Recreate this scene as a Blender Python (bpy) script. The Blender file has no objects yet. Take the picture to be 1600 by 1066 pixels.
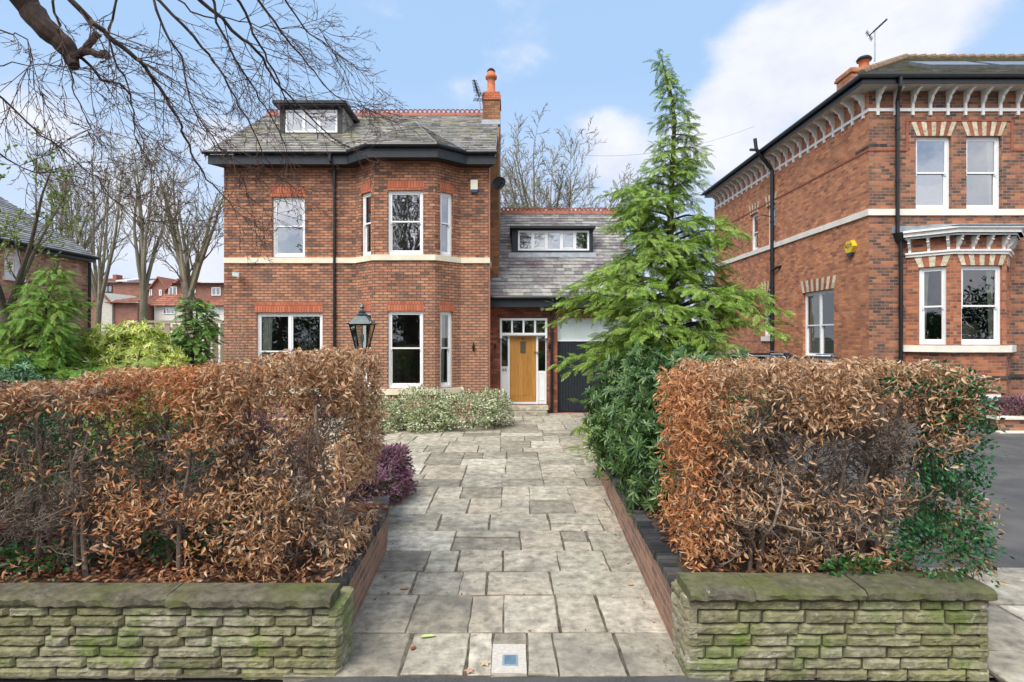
import bpy, math, random
import numpy as np
from mathutils import Vector, noise
R = math.radians
scene = bpy.context.scene
COL = scene.collection
rng = random.Random(7)
nrng = np.random.default_rng(7)

# ---------------------------------------------------------------- camera geometry
F, CX, CY, ZC = 870.0, 800.0, 528.0, 2.49
def X(x, d): return (x - CX) * d / F
def Z(y, d): return ZC - (y - CY) * d / F
def W(x, y, d): return (X(x, d), d, Z(y, d))
def gd(y, z=0.0): return (ZC - z) * F / (y - CY)

# ---------------------------------------------------------------- mesh builder
class MB:
    def __init__(s): s.V = []; s.F = []; s.n = 0; s.mi = 0; s.M = []
    def add(s, v, *faces):
        v = np.asarray(v, dtype=np.float64).reshape(-1, 3)
        for f in faces:
            f = np.asarray(f, dtype=np.int64)
            if f.ndim == 1: f = f.reshape(1, -1)
            if f.size: s.F.append(f + s.n); s.M.append(s.mi)
        s.V.append(v); s.n += len(v)
    def poly(s, pts): s.add(pts, [list(range(len(pts)))])
    def box(s, x0, x1, y0, y1, z0, z1):
        s.obox((0, 0, 0), (1, 0, 0), (0, -1, 0), x0, x1, z0, z1, -y1, -y0)
    def obox(s, O, t, n, u0, u1, v0, v1, w0, w1):
        # t: horizontal tangent, n: outward normal, v: up
        O = np.array(O, float); t = np.array(t, float); n = np.array(n, float)
        up = np.array((0, 0, 1.0))
        P = lambda u, v, w: O + t * u + up * v + n * w
        v = [P(u0, v0, w1), P(u1, v0, w1), P(u1, v1, w1), P(u0, v1, w1),
             P(u0, v0, w0), P(u1, v0, w0), P(u1, v1, w0), P(u0, v1, w0)]
        s.add(v, [[0, 1, 2, 3], [5, 4, 7, 6], [4, 0, 3, 7], [1, 5, 6, 2], [3, 2, 6, 7], [4, 5, 1, 0]])
    def prism(s, pts, vec):
        # planar polygon extruded by vec
        p = np.asarray(pts, float); q = p + np.asarray(vec, float); n = len(p)
        v = np.concatenate([p, q])
        s.add(v, [list(range(n))[::-1]], [list(range(n, 2 * n))], [[i, (i + 1) % n, n + (i + 1) % n, n + i] for i in range(n)])
    def tube(s, pts, rad, k=6, cap=True):
        pts = np.asarray(pts, float); m = len(pts)
        if np.isscalar(rad): rad = [rad] * m
        d = np.empty_like(pts)
        d[1:-1] = pts[2:] - pts[:-2]; d[0] = pts[1] - pts[0]; d[-1] = pts[-1] - pts[-2]
        d /= (np.linalg.norm(d, axis=1)[:, None] + 1e-9)
        ref = np.array((0, 0, 1.0)) if abs(d[0][2]) < .9 else np.array((1.0, 0, 0))
        a = np.arange(k) * 2 * math.pi / k
        ca, sa = np.cos(a)[None, :, None], np.sin(a)[None, :, None]
        u = np.cross(d, ref); u /= (np.linalg.norm(u, axis=1)[:, None] + 1e-9)
        w = np.cross(d, u)
        v = pts[:, None, :] + (u[:, None, :] * ca + w[:, None, :] * sa) * np.asarray(rad)[:, None, None]
        i = np.arange(m - 1)[:, None] * k; j = np.arange(k)[None, :]; j2 = (j + 1) % k
        f = np.stack([i + j, i + j2, i + k + j2, i + k + j], axis=-1).reshape(-1, 4)
        fs = [f]
        if cap and k >= 3: fs += [[list(range(k))], [list(range((m - 1) * k, m * k))[::-1]]]
        s.add(v.reshape(-1, 3), *fs)
    def lathe(s, prof, c, k=16):
        # prof: list of (r, z)
        a = np.arange(k) * 2 * math.pi / k; m = len(prof)
        v = [(c[0] + r * math.cos(t), c[1] + r * math.sin(t), c[2] + z) for r, z in prof for t in a]
        f = [[i * k + j, i * k + (j + 1) % k, (i + 1) * k + (j + 1) % k, (i + 1) * k + j] for i in range(m - 1) for j in range(k)]
        s.add(v, f, [list(range((m - 1) * k, m * k))], [list(range(k))[::-1]])
    def leaves(s, tv, tf, pos, rot, size):
        # template verts (k,3), template faces list of arrays, pos (n,3), rot (n,3,3), size (n,) or (n,3)
        n = len(pos); k = len(tv)
        if n == 0: return
        size = np.asarray(size, float)
        t = tv[None, :, :] * (size[:, None, None] if size.ndim == 1 else size[:, None, :])
        v = np.einsum('nij,nkj->nki', rot, t) + np.asarray(pos)[:, None, :]
        off = (np.arange(n) * k)[:, None, None]
        s.add(v.reshape(-1, 3), *[(np.asarray(f)[None] + off).reshape(-1, np.asarray(f).shape[1]) for f in tf])
    def build(s, name, mat, parent=None, smooth=False, uv=True):
        v = np.concatenate(s.V) if s.V else np.zeros((0, 3))
        me = bpy.data.meshes.new(name)
        tot = np.concatenate([np.full(len(f), f.shape[1]) for f in s.F]).astype(np.int32)
        idx = np.concatenate([f.reshape(-1) for f in s.F]).astype(np.int32)
        st = np.concatenate([[0], np.cumsum(tot)[:-1]]).astype(np.int32)
        base = BASE.get(parent.name, (0, 0, 0)) if parent is not None else (0, 0, 0)
        own = base
        loc = (0, 0, 0)
        if parent is None:
            c = (v.min(0) + v.max(0)) / 2; loc = (c[0], c[1], v[:, 2].min()); own = loc
        lv = (v - np.array(own)).astype(np.float32)
        me.vertices.add(len(v)); me.vertices.foreach_set('co', lv.reshape(-1))
        me.loops.add(len(idx)); me.loops.foreach_set('vertex_index', idx)
        me.polygons.add(len(tot)); me.polygons.foreach_set('loop_start', st)
        me.polygons.foreach_set('loop_total', tot)
        me.update(calc_edges=True)
        if uv:
            nn = np.empty(len(tot) * 3, np.float32); me.polygons.foreach_get('normal', nn); nn = nn.reshape(-1, 3)
            t = np.stack([-nn[:, 1], nn[:, 0], np.zeros(len(nn))], 1); l = np.linalg.norm(t, axis=1)
            flat = l < .05
            t[flat] = (1, 0, 0); l[flat] = 1; t /= l[:, None]
            b = np.cross(nn, t); b[flat] = (0, 1, 0)
            pi = np.repeat(np.arange(len(tot)), tot); p = v[idx]
            uvs = np.stack([(p * t[pi]).sum(1), (p * b[pi]).sum(1)], 1).astype(np.float32)
            ul = me.uv_layers.new(name='UVMap'); ul.data.foreach_set('uv', uvs.reshape(-1))
        me.polygons.foreach_set('use_smooth', np.full(len(tot), bool(smooth)))
        if any(s.M): me.polygons.foreach_set('material_index', np.concatenate([np.full(len(f), k) for f, k in zip(s.F, s.M)]).astype(np.int32))
        mats = mat if isinstance(mat, (list, tuple)) else [mat]
        for m in mats: me.materials.append(m)
        me.validate(verbose=False)
        o = bpy.data.objects.new(name, me); COL.objects.link(o)
        if parent is not None: o.parent = parent
        o.location = loc
        BASE[o.name] = own
        return o
BASE = {}
def tag(o, label=None, cat=None, group=None, kind=None):
    if label: o['label'] = label
    if cat: o['category'] = cat
    if group: o['group'] = group
    if kind: o['kind'] = kind
    return o
def thing(name, loc, label, cat, group=None):
    o = bpy.data.objects.new(name, None); COL.objects.link(o); o.location = loc
    o.empty_display_size = .2
    BASE[o.name] = tuple(loc)
    return tag(o, label, cat, group)
def copy_tree(o, parent=None):
    c = o.copy(); COL.objects.link(c); c.parent = parent
    for ch in [q for q in bpy.data.objects if q.parent == o]: copy_tree(ch, c)
    return c

# ---------------------------------------------------------------- materials
def newmat(name):
    m = bpy.data.materials.new(name); m.use_nodes = True
    nt = m.node_tree; nt.nodes.clear()
    out = nt.nodes.new('ShaderNodeOutputMaterial'); b = nt.nodes.new('ShaderNodeBsdfPrincipled')
    nt.links.new(b.outputs[0], out.inputs[0])
    return m, nt, b
def nd(nt, typ, **kw):
    n = nt.nodes.new(typ)
    for k, v in kw.items():
        if k in n.inputs: n.inputs[k].default_value = v
        else: setattr(n, k, v)
    return n
def ramp(nt, src, stops, interp='LINEAR'):
    r = nt.nodes.new('ShaderNodeValToRGB'); e = r.color_ramp.elements; r.color_ramp.interpolation = interp
    while len(e) < len(stops): e.new(.5)
    for i, (p, c) in enumerate(stops):
        e[i].position = p; e[i].color = tuple(c) + (1,) if len(c) == 3 else c
    nt.links.new(src, r.inputs[0]); return r.outputs[0]
def mix(nt, fac, a, b, blend='MIX'):
    m = nt.nodes.new('ShaderNodeMix'); m.data_type = 'RGBA'; m.blend_type = blend
    for s, v in ((0, fac), (6, a), (7, b)):
        if hasattr(v, 'links'): nt.links.new(v, m.inputs[s])
        elif s == 0: m.inputs[0].default_value = v
        else: m.inputs[s].default_value = tuple(v) + (1,)
    return m.outputs[2]
def noise_tex(nt, vec, scale, detail=5, rough=.55):
    n = nd(nt, 'ShaderNodeTexNoise', Scale=scale, Detail=detail, Roughness=rough)
    if vec is not None: nt.links.new(vec, n.inputs['Vector'])
    return n.outputs[0]
def maprange(nt, src, a, b, c=0., d=1.):
    n = nt.nodes.new('ShaderNodeMapRange'); n.inputs[1].default_value = a; n.inputs[2].default_value = b
    n.inputs[3].default_value = c; n.inputs[4].default_value = d; nt.links.new(src, n.inputs[0]); return n.outputs[0]
def bump(nt, b, h, strength=.5, dist=.01):
    n = nd(nt, 'ShaderNodeBump', Strength=strength, Distance=dist); nt.links.new(h, n.inputs['Height'])
    nt.links.new(n.outputs[0], b.inputs['Normal'])
def wpos(nt): return nd(nt, 'ShaderNodeNewGeometry').outputs['Position']
def island(nt): return nd(nt, 'ShaderNodeNewGeometry').outputs['Random Per Island']

def plain(name, c, rough=.5, metal=0., var=.12, nscale=6., bmp=0.):
    m, nt, b = newmat(name)
    n = noise_tex(nt, wpos(nt), nscale, 6)
    dk = tuple(x * (1 - var) for x in c); lt = tuple(min(1, x * (1 + var)) for x in c)
    nt.links.new(ramp(nt, n, [(.3, dk), (.7, lt)]), b.inputs['Base Color'])
    b.inputs['Roughness'].default_value = rough; b.inputs['Metallic'].default_value = metal
    if bmp: bump(nt, b, noise_tex(nt, wpos(nt), nscale * 8, 4), .5, bmp)
    return m
def brick(name, stops, mortar, bw=.25, rh=.086, ms=.006, stain=(.05, .04, .035), stain_amt=.45, bleach=None):
    m, nt, b = newmat(name)
    uv = nd(nt, 'ShaderNodeUVMap').outputs[0]
    wob = nd(nt, 'ShaderNodeTexNoise', Scale=9., Detail=2.); nt.links.new(uv, wob.inputs['Vector'])
    sub = nd(nt, 'ShaderNodeVectorMath', operation='SUBTRACT'); nt.links.new(wob.outputs[1], sub.inputs[0]); sub.inputs[1].default_value = (.5, .5, .5)
    sc = nd(nt, 'ShaderNodeVectorMath', operation='SCALE'); nt.links.new(sub.outputs[0], sc.inputs[0]); sc.inputs['Scale'].default_value = .012
    ad = nd(nt, 'ShaderNodeVectorMath', operation='ADD'); nt.links.new(uv, ad.inputs[0]); nt.links.new(sc.outputs[0], ad.inputs[1])
    t = nd(nt, 'ShaderNodeTexBrick', offset=.5, Color1=(0, 0, 0, 1), Color2=(1, 1, 1, 1), Mortar=(.5, .5, .5, 1), Scale=1., **{'Mortar Size': ms, 'Mortar Smooth': .35, 'Brick Width': bw, 'Row Height': rh})
    nt.links.new(ad.outputs[0], t.inputs['Vector'])
    col = ramp(nt, t.outputs[0], stops)
    p = wpos(nt)
    big = noise_tex(nt, p, .7, 6, .6)
    col = mix(nt, maprange(nt, big, .35, .75, 0., stain_amt), col, stain)
    if bleach:   # the lower courses have weathered to a dusty buff
        sx = nd(nt, 'ShaderNodeSeparateXYZ'); nt.links.new(p, sx.inputs[0]); a_ = nd(nt, 'ShaderNodeMath', operation='MULTIPLY_ADD'); nt.links.new(noise_tex(nt, p, .9, 4), a_.inputs[0]); a_.inputs[1].default_value = 5.; nt.links.new(sx.outputs[2], a_.inputs[2])
        col = mix(nt, maprange(nt, a_.outputs[0], 4.2, 7.6, .62, 0.), col, bleach)
    warm = noise_tex(nt, p, 2.3, 3)
    col = mix(nt, maprange(nt, warm, .45, .75, 0., .35), col, tuple(x * 1.5 for x in stops[-1][1]))
    fine = noise_tex(nt, p, 60., 4, .7)
    col = mix(nt, .35, col, mix(nt, 1., col, ramp(nt, fine, [(.3, (.35, .35, .35)), (.7, (1.5, 1.5, 1.5))]), 'MULTIPLY'))
    mcol = mix(nt, noise_tex(nt, p, 3., 4), mortar, tuple(x * .55 for x in mortar))
    nt.links.new(mix(nt, t.outputs['Fac'], col, mcol), b.inputs['Base Color'])
    b.inputs['Roughness'].default_value = .9
    inv = nd(nt, 'ShaderNodeMath', operation='SUBTRACT'); inv.inputs[0].default_value = 1.; nt.links.new(t.outputs['Fac'], inv.inputs[1])
    h = nd(nt, 'ShaderNodeMath', operation='MULTIPLY_ADD'); nt.links.new(fine, h.inputs[0]); h.inputs[1].default_value = .35; nt.links.new(inv.outputs[0], h.inputs[2])
    bump(nt, b, h.outputs[0], .7, .012)
    return m
def island_mat(name, stops, rough=.8, nscale=8., namt=.45, spots=None, bmp=.006, moss=None, patch=None, spec=.3, trans=0.):
    m, nt, b = newmat(name)
    col = ramp(nt, island(nt), stops)
    p = wpos(nt)
    n = noise_tex(nt, p, nscale, 8, .65)
    col = mix(nt, namt, col, mix(nt, 1., col, ramp(nt, n, [(.3, (.3, .3, .3)), (.7, (1.6, 1.6, 1.6))]), 'MULTIPLY'))
    if patch:
        for c, s, lo, hi, amt in patch:
            col = mix(nt, maprange(nt, noise_tex(nt, p, s, 7, .6), lo, hi, 0., amt), col, c)
    nt.links.new(col, b.inputs['Base Color'])
    b.inputs['Roughness'].default_value = rough; b.inputs['Specular IOR Level'].default_value = spec
    if trans:
        out = [q for q in nt.nodes if q.type == 'OUTPUT_MATERIAL'][0]
        tr = nd(nt, 'ShaderNodeBsdfTranslucent'); nt.links.new(col, tr.inputs[0])
        ms = nd(nt, 'ShaderNodeMixShader'); ms.inputs[0].default_value = trans
        nt.links.new(b.outputs[0], ms.inputs[1]); nt.links.new(tr.outputs[0], ms.inputs[2]); nt.links.new(ms.outputs[0], out.inputs[0])
    if bmp:
        bump(nt, b, noise_tex(nt, p, nscale * 3, 8, .7), .8, bmp)
    return m
def glassmat(name, refl=.42, tint=(.75, .82, .8), rough=.01):
    m = bpy.data.materials.new(name); m.use_nodes = True; nt = m.node_tree; nt.nodes.clear()
    out = nt.nodes.new('ShaderNodeOutputMaterial')
    g = nd(nt, 'ShaderNodeBsdfGlossy', Roughness=rough, Color=(.95, .97, 1, 1)); t = nd(nt, 'ShaderNodeBsdfTransparent', Color=tint + (1,))
    wv = noise_tex(nt, wpos(nt), 1.6, 2)
    bp = nd(nt, 'ShaderNodeBump', Strength=.06, Distance=.05); nt.links.new(wv, bp.inputs['Height']); nt.links.new(bp.outputs[0], g.inputs['Normal'])
    lw = nd(nt, 'ShaderNodeLayerWeight', Blend=.3)
    a = nd(nt, 'ShaderNodeMath', operation='ADD', use_clamp=True); nt.links.new(lw.outputs['Fresnel'], a.inputs[0]); a.inputs[1].default_value = refl
    ms = nt.nodes.new('ShaderNodeMixShader'); nt.links.new(a.outputs[0], ms.inputs[0]); nt.links.new(t.outputs[0], ms.inputs[1]); nt.links.new(g.outputs[0], ms.inputs[2])
    nt.links.new(ms.outputs[0], out.inputs[0]); return m

M = {}
M['brick_main'] = brick('red multi brick', [(0, (.09, .058, .048)), (.14, (.18, .09, .062)), (.34, (.32, .13, .075)), (.7, (.44, .178, .095)), (1, (.57, .27, .15))], (.085, .068, .055), .25, .086, .0115, (.17, .105, .075), .5, bleach=(.47, .26, .175))
M['brick_soldier'] = brick('orange soldier brick', [(0, (.4, .1, .05)), (1, (.56, .17, .085))], (.24, .11, .075), .086, .5, .009, (.4, .13, .07), .2)
M['brick_band'] = brick('orange header band', [(0, (.36, .1, .05)), (1, (.52, .16, .08))], (.12, .09, .07), .17, .086, .006, (.25, .09, .05), .3)
M['brick_side'] = brick('old orange brick', [(0, (.22, .085, .055)), (.2, (.38, .135, .07)), (.6, (.5, .19, .085)), (1, (.64, .28, .13))], (.4, .27, .19), .235, .082, .007, (.22, .11, .07), .45)
M['brick_old'] = brick('dark mottled old brick', [(0, (.06, .046, .044)), (.38, (.14, .075, .06)), (.68, (.31, .12, .07)), (1, (.48, .19, .09))], (.36, .28, .2), .235, .086, .008, (.14, .07, .05), .35)
M['brick_low'] = brick('weathered pinkish brick', [(0, (.2, .1, .07)), (.5, (.32, .15, .1)), (1, (.46, .22, .14))], (.42, .35, .27), .235, .082, .011, (.16, .12, .08), .6)
M['brick_blue'] = brick('dark blue coping brick', [(0, (.03, .03, .034)), (1, (.085, .08, .08))], (.015, .014, .012), .086, .6, .005, (.06, .055, .045), .4)
M['brick_far'] = brick('distant pink brick', [(0, (.2, .09, .068)), (1, (.3, .14, .1))], (.32, .2, .16), .24, .086, .006, (.3, .1, .08), .2)
M['slate'] = island_mat('grey roof slate', [(0, (.13, .125, .115)), (.35, (.23, .22, .2)), (.6, (.3, .29, .255)), (.8, (.22, .2, .2)), (1, (.4, .385, .33))], .85, 9., .5, patch=[((.36, .34, .14), 1.1, .52, .7, .75), ((.1, .1, .095), 2.2, .52, .75, .6), ((.42, .41, .36), 11., .58, .7, .5)])
M['slate_wing'] = island_mat('purple grey roof slate', [(0, (.15, .14, .14)), (.4, (.23, .22, .215)), (.75, (.29, .28, .26)), (1, (.36, .345, .31))], .85, 9., .5, patch=[((.1, .065, .085), 1.0, .54, .66, .75), ((.22, .26, .07), .9, .63, .76, .8), ((.4, .39, .36), 12., .6, .72, .5)])
M['slate_left'] = island_mat('cool grey roof slate', [(0, (.16, .165, .17)), (1, (.33, .33, .32))], .7, 9., .5, patch=[((.1, .1, .1), 2., .55, .7, .6)])
M['slate_right'] = island_mat('mossy roof slate', [(0, (.1, .1, .095)), (1, (.2, .19, .16))], .8, 9., .5, patch=[((.17, .17, .05), 2.4, .45, .65, .8)])
M['white'] = plain('white window paint', (.8, .81, .82), .35, 0, .04)
M['white_old'] = plain('white weathered paint', (.82, .81, .78), .5, 0, .1, 9.)
M['cream'] = plain('cream painted stone', (.74, .68, .52), .6, 0, .1, 3.)
M['cream_r'] = plain('pale painted stone band', (.76, .73, .64), .6, 0, .1, 3.)
M['navy'] = plain('dark slate blue paint', (.012, .018, .025), .55, 0, .25)
M['black'] = plain('black gutter plastic', (.012, .013, .016), .35, 0, .3)
M['iron'] = plain('black iron', (.015, .015, .017), .45, .3, .3)
M['lead'] = plain('lead flashing', (.3, .33, .36), .5, .3, .25, 5.)
M['terracotta'] = plain('terracotta', (.3, .1, .06), .8, 0, .3, 12., .004)
M['pot'] = plain('orange chimney pot', (.5, .15, .06), .7, 0, .25, 8.)
M['soffit'] = plain('pale painted soffit', (.55, .5, .43), .7, 0, .15)
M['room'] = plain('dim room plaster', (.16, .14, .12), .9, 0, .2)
M['glass'] = glassmat('window glass', .3)
M['glass_low'] = glassmat('clear window glass', .1)
M['glass_up'] = glassmat('sky window glass', .4)
M['frost'] = plain('frosted pale glass', (.55, .64, .62), .25, 0, .1, 2.)
M['curtain'] = plain('cream curtain cloth', (.62, .6, .5), .9, 0, .12, 5.)
M['blind'] = plain('pale blind', (.7, .72, .7), .8, 0, .06)
M['metal'] = plain('grey aluminium', (.3, .31, .33), .4, .8, .2)
M['alarm'] = plain('cream alarm plastic', (.78, .74, .6), .4, 0, .05)
M['blue'] = plain('blue plastic', (.02, .06, .14), .4, 0, .1)
M['yellow'] = plain('yellow alarm plastic', (.75, .5, .02), .4, 0, .08)
m, nt, b = newmat('worn asphalt'); p = wpos(nt)
col = ramp(nt, noise_tex(nt, p, 120., 3, .8), [(.3, (.035, .036, .04)), (.6, (.09, .09, .09)), (.75, (.22, .21, .2))])
col = mix(nt, maprange(nt, noise_tex(nt, p, .8, 6, .6), .42, .62, 0., .75), col, (.14, .133, .125)); col = mix(nt, maprange(nt, noise_tex(nt, p, 3., 5, .6), .55, .75, 0., .5), col, (.045, .044, .043))
nt.links.new(col, b.inputs['Base Color']); b.inputs['Roughness'].default_value = .9; bump(nt, b, noise_tex(nt, p, 90., 4, .8), .8, .01); M['asphalt'] = m
M['soil'] = plain('leafy soil', (.07, .045, .03), .95, 0, .5, 14., .02)
M['earth'] = plain('garden ground', (.08, .085, .05), .95, 0, .5, 3., .02)
M['bark'] = island_mat('grey brown bark', [(0, (.075, .06, .048)), (1, (.13, .105, .08))], .9, 22., .5, patch=[((.1, .12, .05), 1.8, .5, .7, .6)], bmp=.01)
M['bark_far'] = island_mat('greenish grey bark', [(0, (.2, .175, .14)), (1, (.33, .29, .22))], .9, 14., .4, patch=[((.16, .18, .07), 1.2, .45, .7, .6)], bmp=.01)
M['bark_over'] = island_mat('dark overhanging bark', [(0, (.045, .033, .028)), (1, (.11, .075, .06))], .9, 30., .5, bmp=.006)
M['twig'] = island_mat('hedge twig bark', [(0, (.1, .075, .06)), (.6, (.2, .155, .125)), (1, (.33, .26, .21))], .9, 25., .4, bmp=.004)
def leafmat(name, stops, rough=.5, trans=.25, spec=.4, namt=.25):
    return island_mat(name, stops, rough, 30., namt, bmp=0, trans=trans, spec=spec)
M['beech'] = leafmat('dry beech leaves', [(0, (.24, .12, .06)), (.25, (.43, .235, .12)), (.55, (.6, .37, .205)), (.8, (.7, .49, .31)), (1, (.8, .64, .46))], .6)
M['beech_orange'] = leafmat('orange beech leaves', [(0, (.34, .125, .045)), (.5, (.64, .28, .11)), (1, (.78, .46, .24))], .6)
M['litter'] = leafmat('dead leaf litter', [(0, (.1, .04, .025)), (.6, (.26, .1, .05)), (1, (.4, .2, .1))], .7, .1)
M['conifer'] = leafmat('cypress green', [(0, (.06, .14, .012)), (.4, (.14, .26, .025)), (.8, (.26, .39, .05)), (1, (.4, .46, .11))], .6, .25)
M['conifer_tip'] = leafmat('cypress young green', [(0, (.14, .27, .03)), (.5, (.24, .38, .055)), (1, (.4, .5, .14))], .6, .25)
M['conifer_left'] = leafmat('bright cypress green', [(0, (.07, .2, .02)), (.5, (.15, .34, .04)), (1, (.3, .48, .08))], .6, .25)
M['yellow_frond'] = leafmat('golden frond green', [(0, (.2, .28, .05)), (1, (.42, .5, .12))], .6, .25)
M['rhodo'] = leafmat('rhododendron leaf green', [(0, (.03, .07, .018)), (.6, (.07, .145, .035)), (1, (.17, .27, .085))], .35, .15, .5)
M['ivy'] = leafmat('ivy green', [(0, (.02, .06, .018)), (.7, (.04, .13, .03)), (1, (.1, .22, .05))], .35, .15, .5)
M['privet'] = leafmat('glossy dark green', [(0, (.015, .07, .025)), (.7, (.035, .15, .05)), (1, (.09, .26, .09))], .35, .2, .5)
M['euonymus'] = leafmat('variegated cream green', [(0, (.14, .24, .08)), (.25, (.32, .4, .19)), (.5, (.58, .6, .38)), (1, (.78, .76, .58))], .5, .2)
M['laurel'] = leafmat('yellow spotted laurel', [(0, (.16, .28, .03)), (.3, (.4, .5, .06)), (.65, (.68, .7, .16)), (1, (.82, .8, .42))], .45, .2)
M['yew'] = leafmat('dark yew green', [(0, (.02, .07, .008)), (.6, (.05, .14, .015)), (1, (.16, .3, .03))], .5, .2)
M['yew_tip'] = leafmat('yew young green', [(0, (.08, .2, .02)), (1, (.25, .42, .06))], .5, .2)
M['heather'] = leafmat('purple heather', [(0, (.16, .14, .08)), (.25, (.3, .14, .2)), (.6, (.48, .23, .34)), (1, (.66, .44, .54))], .8, .15)
M['budleaf'] = leafmat('young bud green', [(0, (.14, .2, .04)), (1, (.3, .38, .1))], .6, .25)
M['flag'] = island_mat('york stone flags', [(0, (.27, .24, .185)), (.3, (.37, .335, .265)), (.55, (.43, .395, .31)), (.75, (.45, .385, .295)), (1, (.55, .505, .41))], .85, 7., .75,
    patch=[((.16, .15, .13), 1.3, .52, .72, .75), ((.56, .49, .4), 2.4, .58, .72, .5), ((.24, .26, .17), 1.9, .56, .76, .4), ((.13, .125, .105), 11., .56, .7, .6), ((.62, .57, .5), 26., .66, .74, .5)], bmp=.008)
M['walling'] = island_mat('mossy split stone', [(0, (.2, .18, .125)), (.3, (.29, .26, .175)), (.6, (.37, .335, .23)), (.85, (.42, .385, .3)), (1, (.5, .46, .37))], .9, 16., .7,
    patch=[((.24, .25, .085), 1.4, .38, .62, .6), ((.13, .2, .03), 2.6, .52, .66, .7), ((.1, .1, .08), 6., .56, .7, .6), ((.55, .54, .48), 17., .62, .7, .55), ((.16, .24, .02), 3.4, .6, .72, .8)], bmp=.02)
M['coping'] = island_mat('mossy coping stone', [(0, (.12, .11, .08)), (1, (.19, .17, .12))], .9, 14., .75,
    patch=[((.115, .135, .03), 2.2, .42, .64, .75), ((.055, .05, .04), 6., .5, .68, .7), ((.5, .49, .43), 20., .68, .73, .7)], bmp=.014)
M['mortar_dark'] = plain('dark mossy joint', (.075, .075, .045), .95, 0, .5, 18.)
M['joint'] = plain('soil filled joint', (.13, .105, .075), .95, 0, .6, 9., .01)
EXPO, SKY, SKYMIX, SUN, SUN_ANG, SUN_EL, SUN_ROT = 0.95, .08, .85, 2.2, 40, 52, 212
# ---------------------------------------------------------------- camera, sky, sun
cam = bpy.data.cameras.new('camera'); co = bpy.data.objects.new('camera', cam); COL.objects.link(co)
co.location = (0, 0, ZC); co.rotation_euler = (R(90), 0, 0)
cam.sensor_width = 36; cam.lens = F / 1600 * 36; cam.shift_y = -5 / 1600; cam.clip_end = 3000; cam.clip_start = .05
scene.camera = co
scene.view_settings.view_transform = 'Standard'; scene.view_settings.look = 'None'; scene.view_settings.gamma = 1
scene.view_settings.exposure = EXPO
world = bpy.data.worlds.new('World'); scene.world = world; world.use_nodes = True
nt = world.node_tree; nt.nodes.clear()
out = nd(nt, 'ShaderNodeOutputWorld'); bg = nd(nt, 'ShaderNodeBackground', Strength=SKY)
sky = nd(nt, 'ShaderNodeTexSky', sky_type='NISHITA', sun_disc=False, sun_elevation=R(SUN_EL), sun_rotation=R(SUN_ROT), air_density=1.2, dust_density=.6, ozone_density=2.2)
tc = nd(nt, 'ShaderNodeTexCoord'); dirv = tc.outputs['Generated']
def dirpx(x, y): return Vector(((x - CX) / F, 1, (CY - y) / F)).normalized()
def sdist(c):
    n = nd(nt, 'ShaderNodeVectorMath', operation='DISTANCE'); nt.links.new(dirv, n.inputs[0]); n.inputs[1].default_value = c; return n.outputs['Value']
def math2(op, a, b):
    n = nd(nt, 'ShaderNodeMath', operation=op)
    for i, v in enumerate((a, b)):
        if hasattr(v, 'links'): nt.links.new(v, n.inputs[i])
        else: n.inputs[i].default_value = v
    return n.outputs[0]
mp = nd(nt, 'ShaderNodeMapping'); nt.links.new(dirv, mp.inputs[0]); mp.inputs['Scale'].default_value = (1, 1, 1.7); mp.inputs['Location'].default_value = (.3, .1, .65)
n1 = noise_tex(nt, mp.outputs[0], 3.4, 9, .58)
# cloud banks: centre direction, angular radius, weight
bank = None
for (x, y, r, w) in [(1260, 110, .22, .27), (1140, 130, .14, .2), (1385, 60, .17, .3), (1560, 0, .15, .3), (1130, 215, .12, .22), (960, 235, .13, .22), (230, 60, .3, .03), (270, 330, .35, .14), (60, 300, .3, .06), (350, 215, .08, .2), (1060, 290, .2, .16), (1560, 95, .12, -.15), (1010, 60, .2, -.12)]:
    m_ = nd(nt, 'ShaderNodeMapRange', interpolation_type='SMOOTHSTEP'); m_.inputs[1].default_value = 0; m_.inputs[2].default_value = r; m_.inputs[3].default_value = w; m_.inputs[4].default_value = 0
    nt.links.new(sdist(dirpx(x, y)), m_.inputs[0])
    bank = m_.outputs[0] if bank is None else math2('ADD', bank, m_.outputs[0])
sep = nd(nt, 'ShaderNodeSeparateXYZ'); nt.links.new(dirv, sep.inputs[0])
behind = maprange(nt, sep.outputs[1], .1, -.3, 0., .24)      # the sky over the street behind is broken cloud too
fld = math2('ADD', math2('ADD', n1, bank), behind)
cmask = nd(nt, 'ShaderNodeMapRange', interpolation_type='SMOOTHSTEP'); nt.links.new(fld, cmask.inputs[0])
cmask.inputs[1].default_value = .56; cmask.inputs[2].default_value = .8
n2 = noise_tex(nt, mp.outputs[0], 7., 8, .6)
ccol = mix(nt, 1., ramp(nt, n2, [(.3, (5.2, 5.4, 6.2)), (.62, (6.5, 6.55, 6.9))]), ramp(nt, maprange(nt, sep.outputs[1], .25, -.3), [(0, (1, 1, 1)), (1, (1.75, 1.72, 1.68))]), 'MULTIPLY')  # clouds behind the camera brightened to add fill light on the house fronts
hz = maprange(nt, sep.outputs[2], .0, .42, .85, 0.)
base = mix(nt, SKYMIX, sky.outputs[0], (3.05, 4.55, 6.75))
base = mix(nt, hz, base, (5.4, 5.75, 6.6))
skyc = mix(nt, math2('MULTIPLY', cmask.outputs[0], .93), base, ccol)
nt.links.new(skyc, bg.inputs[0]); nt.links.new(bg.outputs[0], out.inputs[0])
sl = bpy.data.lights.new('sun', 'SUN'); sl.energy = SUN; sl.angle = R(SUN_ANG); sl.color = (1, .95, .87)
so = bpy.data.objects.new('sun', sl); COL.objects.link(so)
az, el = R(SUN_ROT), R(SUN_EL)
sd = Vector((math.sin(az) * math.cos(el), math.cos(az) * math.cos(el), math.sin(el)))   # towards the sun
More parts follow.
